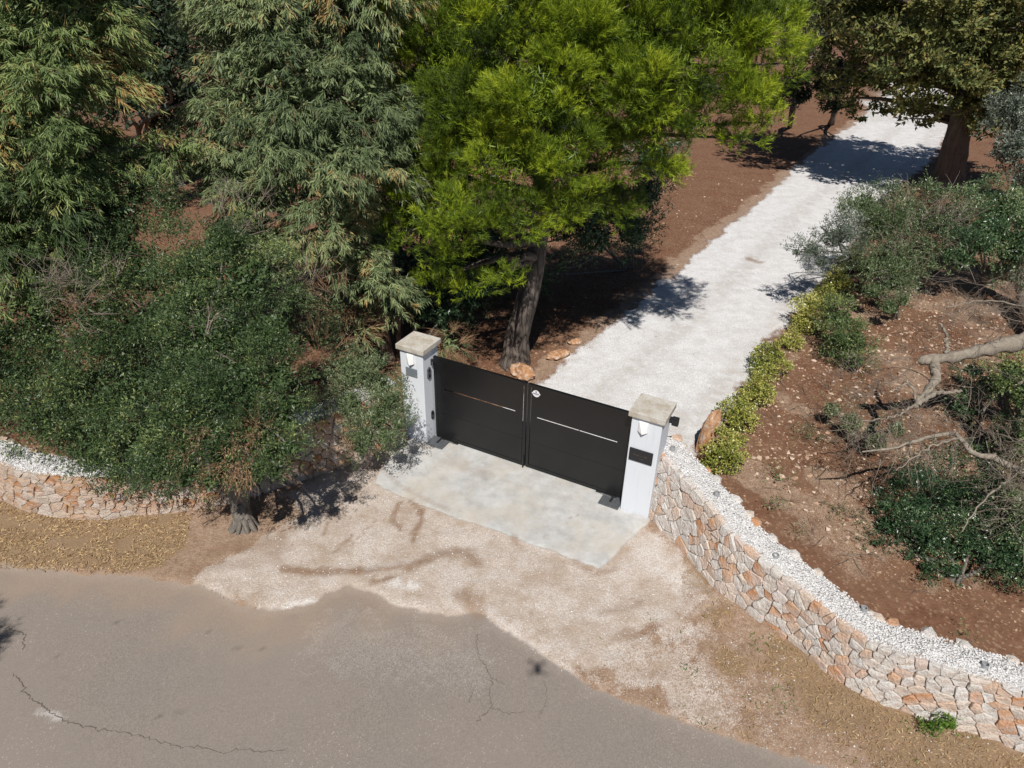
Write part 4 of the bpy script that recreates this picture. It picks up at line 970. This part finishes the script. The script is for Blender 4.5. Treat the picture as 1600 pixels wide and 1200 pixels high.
P, D, T_ = twig_points(dead_c, 300, r, 8, .5, .2); V, F, var = leafy(P, D * [1, 1, .2], T_, 7, r, .2, .045, .011, .8, .5, .3, .55, .2)
o = obj('dead_foliage', mesh_np('dead_foliage', rebase(V, root_o), F, M_dead, dict(var=var))); o.parent = root_o
k = r.integers(0, len(P), 120); add_twigs(root_o, 'dead_twigs', twigs(P[k[:70]], D[k[:70]] + [0, -.2, -.4], r, .26, .0035, 1, 4, .4), M_dead, r)
# grey twiggy patches inside the dark shrubs
for lab, cs, seed in (('grey leafless twigs at the left edge between the shrubs', [(70, 450, 9.1, 30), (110, 480, 9.0, 26), (130, 440, 9.4, 24), (180, 450, 9.4, 22)], 181), ('pinkish grey dry twigs above the wild olive', [(455, 450, 9.8, 24), (480, 440, 10.2, 22), (360, 370, 9.6, 26), (320, 535, 7.9, 18), (385, 330, 10.8, 26)], 183), ('brown dry twigs in the gap between wild olive and pillar shrub', [(480, 590, 10.2, 30), (500, 560, 10.4, 28), (490, 640, 10.1, 24), (530, 470, 11.2, 28)], 185)):
    r = R_(seed); cc = [cl(*q) for q in cs]; P, D, T_ = twig_points(cc, 90, r, 8, .6, .3)
    root = empty('dry_bush', tuple(G(cs[0][0], cs[0][1] + 90))); tag(root, lab, 'dry bush'); add_twigs(root, 'twigs', twigs(P, D, r, .34, .0055, 1, 4), M_grey if seed != 185 else M_dead, r)
shrub('mastic_shrub', 'mid green bush half hidden behind the left eucalyptus skirt', 'shrub', np.array([-7.2, 12.9, 0]), [cl(*q) for q in [(100, 345, 12.6, 46), (160, 310, 13.2, 42), (215, 300, 13.6, 30), (130, 270, 13.6, 36), (60, 430, 11.6, 46)]], M_lent, 195, 330, 10, .06, .018, .22, .45, 5)
shrub('wild_olive_shrub', 'greyish olive bush between wild olive and middle eucalyptus', 'shrub', np.array([-5.0, 12.4, 0]), [cl(*q) for q in [(420, 410, 12.2, 40), (470, 470, 11.6, 36), (385, 390, 12.5, 34), (440, 500, 11.2, 34), (500, 530, 11.2, 26)]], M_olive, 197, 330, 10, .06, .017, .22, .5, 5)
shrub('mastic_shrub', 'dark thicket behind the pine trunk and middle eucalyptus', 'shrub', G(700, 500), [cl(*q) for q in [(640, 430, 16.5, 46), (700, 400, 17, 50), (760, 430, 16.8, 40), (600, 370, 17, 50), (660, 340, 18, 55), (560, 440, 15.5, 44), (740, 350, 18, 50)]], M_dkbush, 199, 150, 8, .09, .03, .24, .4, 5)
# --- shrub beside the left pillar
shrub('wild_olive_shrub', 'olive green shrub spilling over the wall beside the left pillar', 'shrub', np.array([-2.9, 10.9, 0]), [cl(*q) for q in [(555, 580, 10.4, 32), (590, 600, 10.2, 30), (545, 630, 9.7, 32), (590, 650, 9.4, 32), (610, 630, 9.6, 24), (570, 685, 9.1, 27), (600, 680, 9.1, 22), (622, 660, 9.2, 16), (540, 570, 10.6, 24), (565, 702, 9.0, 16)]], M_olive, 191, 480, 10, .052, .014, .2, .55, 6)
# --- cypress on the right
r = R_(201); b = G(1478, 292)
C_c = [cl(*q) for q in [(1330, 60, 29.2, 45, 1, .8), (1400, 50, 28.7, 60), (1480, 60, 28.2, 65), (1560, 60, 28.2, 65), (1340, 130, 29.2, 38, 1, .7), (1400, 130, 28.4, 50, 1, .8), (1470, 140, 28, 55, 1, .8), (1540, 140, 27.8, 55, 1, .8), (1590, 170, 28.2, 40), (1360, 175, 29.2, 24, 1, .6), (1420, 185, 28.7, 26, 1, .5), (1540, 195, 28.2, 30, 1, .6), (1320, 0, 29.7, 60), (1420, -20, 29.2, 80), (1530, -20, 28.7, 80), (1620, 0, 28.7, 70), (1290, 60, 29.7, 26, 1, .6), (1620, 110, 28.2, 50), (1430, 95, 26, 46), (1500, 115, 25.8, 52, 1, .8), (1565, 115, 25.8, 52, 1, .8), (1480, 45, 25.6, 58), (1555, 40, 25.6, 58), (1385, 75, 26.5, 40), (1440, 165, 26.6, 34, 1, .7), (1580, 185, 25.8, 40, 1, .7), (1275, 10, 26.8, 26, 1, .7), (1290, -40, 26.6, 50), (1340, -50, 26.5, 60), (1570, 195, 26.6, 34, 1, .7), (1615, 150, 26, 45, 1, .8), (1650, 100, 25.6, 60), (1680, 40, 25.4, 70), (1300, 45, 27, 26, 1, .7), (1300, -60, 29.5, 70), (1380, -90, 29, 90), (1500, -100, 28.5, 100), (1280, 110, 29.5, 22, 1, .6), (1310, 150, 29.4, 24, 1, .6)]]
P, D, T_ = twig_points(C_c, 50, r, 14, .34, .4, .55); D = norm(D * [1, 1, .5] + [0, 0, .15])
tree('cypress_tree', 'broad old cypress with brownish sprays beside the far driveway', 'tree', b, [b, AY(1488, 250, b[1]), AY(1500, 200, b[1]), AY(1510, 120, b[1]), AY(1500, 20, b[1] - .3)], [.62, .46, .40, .34, .2], C_c, M_cbark, M_cyp, merge(leafy(P, D, T_, 10, r, .42, .19, .085, .7, 0, .8, .60, .16), inner(C_c, r, 14, .3, .10, .55)), 202)
# --- olives along the right edge of the drive
shrub('olive_shrub', 'silvery olive sprig leaning out over the white driveway', 'shrub', G(1335, 420), [cl(*q) for q in [(1300, 372, 16.4, 26, 1, .8), (1270, 390, 16.2, 22, 1, .7), (1320, 365, 16.6, 24), (1245, 395, 16.1, 12, 1, .6), (1285, 410, 16.1, 16, 1, .7)]], M_silver, 211, 330, 9, .075, .02, .25, .6, 4)
shrub('olive_shrub', 'tangled olive green shrub at the near end of the shrubs right of the drive', 'shrub', G(1400, 440), [cl(*q) for q in [(1370, 350, 17.6, 44), (1420, 340, 18, 44), (1390, 400, 17, 40), (1440, 390, 17.2, 36), (1360, 420, 16.6, 28), (1400, 440, 16.2, 22), (1350, 320, 18.4, 26)]], M_olive, 213, 330, 9, .075, .02, .25, .52, 5)
shrub('olive_shrub', 'broad fresh green shrub at the right edge below the cypress', 'shrub', G(1540, 440), [cl(*q) for q in [(1490, 340, 18.4, 40), (1540, 370, 17.6, 48), (1590, 390, 17, 48), (1560, 330, 18.6, 40), (1500, 400, 17, 36), (1620, 340, 18, 50)]], M_dkbush, 215, 280, 9, .075, .025, .25, .72, 5)
r = R_(217); cc = [cl(*q) for q in [(1440, 350, 17.4, 34), (1400, 370, 17, 34), (1470, 370, 17.2, 30), (1420, 420, 16.4, 30)]]; P, D, T_ = twig_points(cc, 24, r, 8, .5, .3)
root = empty('dry_bush', tuple(G(1440, 440))); tag(root, 'bare grey twigs tangled through the shrubs right of the drive', 'dry bush'); add_twigs(root, 'twigs', twigs(P, D, r, .6, .009, 1, 4), M_grey, r)
shrub('olive_tree', 'grey green olive at the right edge in front of the cypress', 'tree', G(1600, 330), [cl(*q) for q in [(1590, 170, 21, 34), (1580, 230, 20.6, 40), (1610, 280, 20.2, 40), (1620, 200, 21, 50)]], M_silver, 219, 190, 9, .09, .028, .25, .45, 4)
# --- low golden hedge along the drive
hedge = [(1122, 736, 32), (1157, 672, 27), (1178, 634, 24), (1203, 590, 31), (1238, 548, 20), (1258, 518, 29), (1284, 486, 20), (1308, 456, 24), (1332, 424, 17), (1150, 704, 14)]
names = ['first golden hedge bush, nearest the right pillar and rock', 'second golden hedge bush from the rock', 'third golden hedge bush from the rock', 'fourth golden hedge bush, leafy and tall, level with a shadow blot', 'fifth golden hedge bush from the rock', 'sixth golden hedge bush beside the green shrub', 'seventh golden hedge bush along the drive', 'eighth golden hedge bush, close under the silvery sprig', 'last golden hedge bush at the far end of the row', 'small golden hedge bush between the first and second']
for k, ((x, y, rp), lab) in enumerate(zip(hedge, names)):
    jr = random.Random(k); x += jr.uniform(-5, 5); rp *= jr.uniform(.8, 1.12); b = G(x, y); Y = b[1] + .1
    cc = [cl(x, y - rp * .75, Y, rp * .8), cl(x - rp * .35, y - rp * .55, Y - .05, rp * .55), cl(x + rp * .4, y - rp * .6, Y - .05, rp * .55), cl(x + rp * .1, y - rp * 1.4, Y + .1, rp * .5)]
    shrub('hedge_bush', lab, 'hedge bush', b, cc, M_euo, 230 + k, 620, 8, .040, .024, .10, .46 + .03 * (k % 3), 3, group='golden hedge along the drive', rad=.012, nsub=12, sub=.40, core=.25)
shrub('green_shrub', 'single green leafy shrub on the earth beside the golden hedge', 'shrub', G(1330, 580), [cl(*q) for q in [(1315, 500, 14.4, 26), (1335, 535, 13.8, 30), (1310, 535, 13.9, 24), (1340, 565, 13.3, 18), (1300, 490, 14.6, 20)]], M_lent, 251, 420, 9, .06, .017, .2, .62, 5)
shrub('green_shrub', 'thin wispy shrub below the tangled olives, on open earth', 'shrub', G(1400, 500), [cl(*q) for q in [(1390, 480, 15.5, 20), (1365, 455, 16, 20), (1410, 470, 15.6, 14)]], M_olive, 253, 150, 8, .06, .016, .2, .5, 4)
# --- right foreground bushes
shrub('dark_bush', 'dense dark green bush behind the right wall, low at the right edge', 'shrub', G(1490, 905), [cl(*q) for q in [(1430, 790, 8.5, 40, 1, .8), (1490, 770, 8.7, 44, 1, .8), (1455, 840, 7.9, 42, 1, .8), (1520, 850, 7.7, 40, 1, .8), (1575, 865, 7.5, 38, 1, .8), (1390, 820, 8.3, 26, 1, .8), (1415, 870, 7.8, 24, 1, .7), (1550, 790, 8.4, 40, 1, .8), (1610, 885, 7.3, 34, 1, .8), (1450, 888, 7.5, 18, 1, .8), (1490, 890, 7.4, 22, 1, .7), (1380, 790, 8.6, 16, 1, .7), (1400, 755, 9, 18, 1, .7), (1370, 850, 8.0, 12), (1600, 830, 7.9, 36, 1, .8), (1440, 740, 9.1, 24, 1, .7), (1640, 870, 7.4, 50)]], M_dkbush, 261, 620, 9, .045, .016, .2, .5, 6, nsub=12, sub=.55)
shrub('olive_shrub', 'yellowing olive sprays at the right edge above the dark bush', 'shrub', G(1610, 870), [cl(*q) for q in [(1570, 770, 8.3, 34), (1600, 800, 7.9, 36), (1590, 850, 7.5, 26), (1620, 740, 8.4, 40)]], M_olive, 263, 260, 8, .05, .014, .2, .72, 5)
shrub('green_shrub', 'fresh green clump at the right edge beside the old trunks', 'shrub', G(1590, 640), [cl(*q) for q in [(1580, 580, 11.8, 30), (1600, 620, 11.2, 34), (1560, 600, 11.6, 20), (1600, 690, 10.2, 36)]], M_lent, 265, 380, 9, .055, .02, .2, .72, 5)
shrub('green_shrub', 'sparse yellow green sprigs at the left of the dry branches', 'shrub', G(1340, 700), [cl(*q) for q in [(1330, 660, 10.8, 26), (1300, 640, 11.2, 20), (1370, 690, 10.2, 26), (1400, 670, 10.4, 22)]], M_olive, 267, 120, 8, .05, .013, .2, .75, 4)
shrub('dark_bush', 'shaded dark undergrowth behind the contorted olive limbs', 'shrub', G(1530, 690), [cl(*q) for q in [(1510, 640, 11.6, 34, 1, .7), (1550, 600, 12.4, 30, 1, .7), (1490, 720, 10.3, 32, 1, .7), (1560, 680, 10.9, 34, 1, .7), (1450, 740, 9.9, 24, 1, .6), (1520, 580, 12.8, 22, 1, .6)]], M_dkbush, 269, 330, 9, .055, .018, .18, .42, 5, sub=.5)
# old contorted olive trunks with dry branches
def wood(label, paths, seed, tw, mat=M_drybark):
    r = R_(seed); base = paths[0][0][0]; root = empty('fallen_olive_tree', tuple(np.array(base) * [1, 1, 0])); tag(root, label, 'dead tree')
    for pts, r0, r1 in paths:
        n = 22; P = spline(pts, n); P = P + r.normal(0, .012, P.shape)
        e = norm(P[-1] - P[-4]); P = np.vstack([P, P[-1] + e * r1 * .7, P[-1] + e * r1 * .95]); rr = np.r_[np.linspace(r0, r1, n) * r.uniform(.85, 1.2, n), r1 * .6, .001]
        v, f = tube_np(P, rr, 9, seed, .12)
        o = obj('branch', mesh_np('branch', rebase(v, root), f, mat, None, True)); o.parent = root
    S_, Dd = [], []
    for (px, py, Y, n, spread) in tw:
        c = AY(px, py, Y)
        for _ in range(n): S_.append(c + r.normal(0, spread, 3)); Dd.append(norm(r.normal(0, 1, 3) + [-.4, -.3, .1]))
    if S_: add_twigs(root, 'twigs', twigs(S_, Dd, r, .42, .006, 2, 2), M_grey, r)
    return root
def hp(*q): return [G(*p) for p in q]
tb = G(1585, 850)
wood('old pruned olive with pale contorted limbs rising out of the dark bush', [
    ([tb, tb + [.25, .1, .6], G(1650, 720, 1.2), G(1665, 600, 2.0), G(1640, 510, 2.6)], .17, .15),
    (hp((1640, 510, 2.6), (1590, 535, 2.35), (1540, 545, 2.2), (1490, 558, 2.0), (1438, 562, 1.9)), .15, .075), (hp((1455, 557, 1.95), (1464, 585, 1.8), (1450, 610, 1.7), (1432, 632, 1.6)), .085, .05), (hp((1432, 632, 1.6), (1460, 615, 1.7), (1500, 612, 1.7)), .045, .025), (hp((1480, 553, 2.0), (1478, 520, 2.2), (1465, 505, 2.3)), .04, .015), (hp((1435, 632, 1.6), (1420, 600, 1.8), (1395, 610, 1.8)), .025, .012), (hp((1432, 632, 1.6), (1400, 650, 1.6), (1345, 660, 1.5)), .022, .008),
    (hp((1655, 770, .9), (1600, 740, 1.3), (1550, 715, 1.45), (1515, 705, 1.5), (1495, 680, 1.6), (1450, 682, 1.6), (1400, 700, 1.5), (1350, 705, 1.4)), .07, .012), (hp((1590, 738, 1.3), (1540, 780, 1.3), (1500, 830, 1.1)), .02, .007), (hp((1500, 684, 1.6), (1450, 700, 1.6), (1400, 735, 1.4)), .018, .006), (hp((1640, 510, 2.6), (1600, 480, 2.6), (1540, 470, 2.5), (1480, 480, 2.4)), .022, .008)], 271,
    [(1410, 570, 10, 18, .22), (1395, 625, 9.6, 18, .22), (1440, 650, 9.3, 16, .2), (1340, 640, 10, 12, .2), (1430, 690, 8.8, 34, .2), (1390, 700, 8.8, 26, .2), (1470, 690, 8.6, 22, .18), (1570, 750, 8.1, 44, .2), (1600, 700, 8.4, 34, .2), (1340, 690, 9.2, 16, .15), (1590, 800, 7.7, 34, .2), (1500, 480, 10.6, 10, .3), (1560, 470, 10.6, 12, .3), (1540, 600, 9.6, 12, .25)])
wood('weathered grey olive stump with hanging twigs at the right edge', [(hp((1640, 450, .9), (1600, 435, .8), (1565, 425, .7), (1545, 435, .5)), .26, .16), (hp((1600, 440, .7), (1612, 500, .4), (1625, 540, .2)), .22, .16)], 275, [(1580, 450, 15.6, 30, .25), (1595, 490, 15, 30, .25), (1560, 470, 15.6, 16, .25), (1540, 500, 14.6, 10, .25)])
wood('bleached olive trunk piece at the right edge under the green clump', [(hp((1640, 690, .3), (1610, 660, .3), (1595, 620, .4), (1600, 580, .5)), .12, .08)], 277, [])
for k, (x, y, rp, n, lab) in enumerate([(1215, 745, 16, 30, 'small green weed tuft behind the wall, nearest the first hedge bush'), (1203, 790, 14, 24, 'small green weed tuft close behind the pale wall, below the hedge'), (1305, 795, 16, 30, 'small green weed tuft halfway between pale wall and dark bush'), (1262, 680, 18, 30, 'small green weed tuft in the shadow patches below the hedge'), (1505, 990, 12, 20, 'small green weed tuft on the earth at the wall end'), (1250, 830, 12, 20, 'small green weed tuft beside the wall pipe sleeves')]):
    b = G(x, y + rp * .5); shrub('weed_tuft', lab, 'weed', b, [cl(x, y, b[1], rp, 1, .6), cl(x + rp, y + 2, b[1], rp * .7, 1, .6)], M_olive if k % 2 else M_lent, 280 + k, 260, 8, .045, .012, .12, .6, 3, group='weed tufts in the right garden', rad=.004, core=.1)
for k, (cs, lab) in enumerate([([(1330, 600, 12.6, 26), (1360, 590, 12.8, 26), (1300, 615, 12.4, 20)], 'thin brown dry bush beside the green shrub'), ([(1380, 640, 11.6, 30), (1420, 655, 11.2, 26)], 'grey dry twigs under the contorted limbs'), ([(1500, 470, 15, 34), (1450, 480, 15, 28), (1540, 500, 14.4, 26)], 'fine dry twigs over the red earth below the fresh green shrub'), ([(1370, 720, 9.9, 30), (1330, 710, 10.2, 24)], 'dry twigs on the earth left of the dark bush'), ([(1560, 690, 10.2, 34), (1530, 660, 10.6, 30)], 'dense grey twigs between old olive and dark bush')]):
    r = R_(290 + k); P, D, T_ = twig_points([cl(*q) for q in cs], 60, r, 9, .5, .3); P[:, 2] = np.minimum(P[:, 2], .9)
    root = empty('dry_bush', tuple(G(cs[0][0], cs[0][1] + 20))); tag(root, lab, 'dry bush'); add_twigs(root, 'twigs', twigs(P, D, r, .3, .0045, 1, 3), M_grey, r)
r = R_(299); P = r.uniform([4.2, 6.8], [11.5, 16.5], (900, 2)); P = P[inside(P, GARDEN)]; P = P[fbm(P[:, 0] * .9 + 3, P[:, 1] * .9, 3) > .46][:330]
v, f = twigs(np.c_[P, np.full(len(P), .02)], norm(r.normal(0, 1, (len(P), 3)) * [1, 1, .5] + [0, 0, .45]), r, .38, .0055, 1, 4, .35)
o = obj('dry_undergrowth', mesh_np('dry_undergrowth', v, f, M_grey, dict(var=np.clip(r.normal(.4, .25, len(v)), 0, 1)))); kind(o, 'stuff', 'low dry twigs and stalks covering the earth of the right garden')
# --- far shrubs and trees
far_specs = [('dark olive tree in the shade at the upper left, far behind the eucalyptus', [(200, 60, 24, 60), (260, 30, 24, 60), (240, 110, 23, 50), (300, 90, 23.5, 40), (180, 10, 25, 70), (190, 150, 22, 45)], (230, 260)),
    ('dark tree far behind the two eucalyptus, between their crowns', [(290, 150, 27, 45), (260, 190, 26, 35), (320, -10, 28, 60), (150, 100, 27, 60)], (280, 290)),
    ('grey leafless looking shrub at the top between pine and cypress', [(1240, 30, 44, 30), (1255, 70, 43, 26), (1235, 0, 45, 36), (1270, 20, 46, 26)], (1245, 120)),
    ('small olive green bush at the driveway bend below the grey shrub', [(1235, 140, 34, 22), (1255, 150, 33.5, 20), (1215, 160, 32.5, 18)], (1235, 200)),
    ('dark green bush touching the left side of the cypress', [(1290, 130, 33, 26), (1305, 165, 32, 18), (1310, 110, 33, 24)], (1300, 195)),
    ('far olive tree seen past the top of the cypress', [(1300, 0, 52, 40), (1360, 0, 55, 50), (1450, 20, 58, 50), (1560, 0, 55, 60), (1500, 60, 60, 30)], (1420, 60)),
    ('far olive tree behind the second pine', [(1180, 0, 46, 40), (1120, 20, 48, 50), (1050, 20, 45, 50)], (1130, 110)),
    ('far dark tree behind the gate pine', [(700, 60, 32, 70), (620, 40, 33, 60), (820, 40, 34, 80), (940, 60, 33, 70), (660, 140, 30, 50), (760, 150, 30, 60), (880, 180, 29, 60)], (760, 260)),
    ('far dark tree behind the middle eucalyptus', [(400, 60, 32, 70), (500, 60, 33, 70), (580, 140, 30, 60), (450, 160, 30, 60), (520, 250, 28, 50)], (480, 300)),
    ('far dark tree behind the left eucalyptus', [(40, 60, 28, 80), (120, 120, 26, 60), (20, 180, 24, 70), (60, 280, 20, 60)], (60, 380))]
for k, (lab, cs, bp) in enumerate(far_specs):
    gr = 'grey' in lab[:5]
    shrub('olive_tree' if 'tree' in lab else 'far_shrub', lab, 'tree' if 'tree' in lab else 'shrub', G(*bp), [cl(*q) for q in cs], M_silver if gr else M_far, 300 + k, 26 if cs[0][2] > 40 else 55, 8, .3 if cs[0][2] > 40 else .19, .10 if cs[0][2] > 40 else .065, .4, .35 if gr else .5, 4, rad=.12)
shrub('mastic_shrub', 'shaded dark bush behind the eucalyptus stems and the left pillar', 'shrub', G(660, 545), [cl(*q) for q in [(650, 480, 14.6, 40), (700, 500, 14.4, 36), (670, 420, 15.2, 50), (730, 460, 15, 34), (610, 400, 15.4, 40)]], M_dkbush, 331, 130, 8, .085, .03)
shrub('weed_plant', 'bright green weed at the foot of the pale wall, lower right', 'weed', G(1466, 1142), [cl(*q) for q in [(1455, 1133, G(1466, 1142)[1], 12), (1472, 1130, G(1466, 1142)[1] + .02, 12), (1485, 1134, G(1466, 1142)[1], 9)]], M_grass, 341, 900, 8, .03, .02, .05, .55, 3, rad=.004)
# --- pine beside the camera whose outer branch throws the shadow at the left end of the road
b = np.array([-7.6, -.6, 0]); r = R_(351)
shadow_at = G(4, 1030); tip = shadow_at + np.array(to_sun) / to_sun.z * 3.4
C_s = [(tip + [-.62, 0, .15], np.array([.42, .42, .3])), (tip + [-1.2, -.5, .5], np.array([.8, .8, .5])), (tip + [-2.3, -1.2, 1.4], np.array([1.1, 1.1, .9]))]
b = np.array([tip[0] - 2.6, tip[1] - 1.6, 0.])
P, D, T_ = twig_points(C_s, 300, r, 9, .42, .4)
tree('pine_tree', 'pine beside the road whose branch shadow falls on the asphalt at the left edge', 'tree', b, [b, b + [.05, 0, 2], b + [.1, .1, 4], b + [.1, .1, 6]], [.2, .17, .13, .05], C_s, M_pbark, M_pine, needles(P, D, T_, 16, r, .17, .105, .0085, .5), 352)
# --- the drone that carries the camera: only its shadow reaches the picture
root = empty('drone', (0, -.20, CH + .02)); root.scale = (.8, .8, .8); tag(root, 'small grey drone hovering above the road, its shadow a blot on the asphalt', 'drone')
mb = MB(); mb.box(-.045, .045, -.09, .07, -.03, .035); part('body', mb, root, M_steel, .012)
for sx in (-1, 1):
    for sy in (-1, 1):
        mb = MB(); mb.box(-.011, .011, 0, .12, -.01, .01, Matrix.Translation((sx * .03, sy * .045, .01)) @ Matrix.Rotation(math.radians(-55 * sx if sy > 0 else 180 + 55 * sx), 4, 'Z')); arm = part('arm', mb, root, M_steel, .003)
        x, y = sx * .128, sy * .045 + sy * .069
        for q in (0, 1):
            mb = MB(); mb.box(-.002, .058, -.008, .008, .024, .027, Matrix.Translation((x, y, 0)) @ Matrix.Rotation(q * math.pi + .5 * sx + sy, 4, 'Z')); part('blade', mb, arm, M_metal)
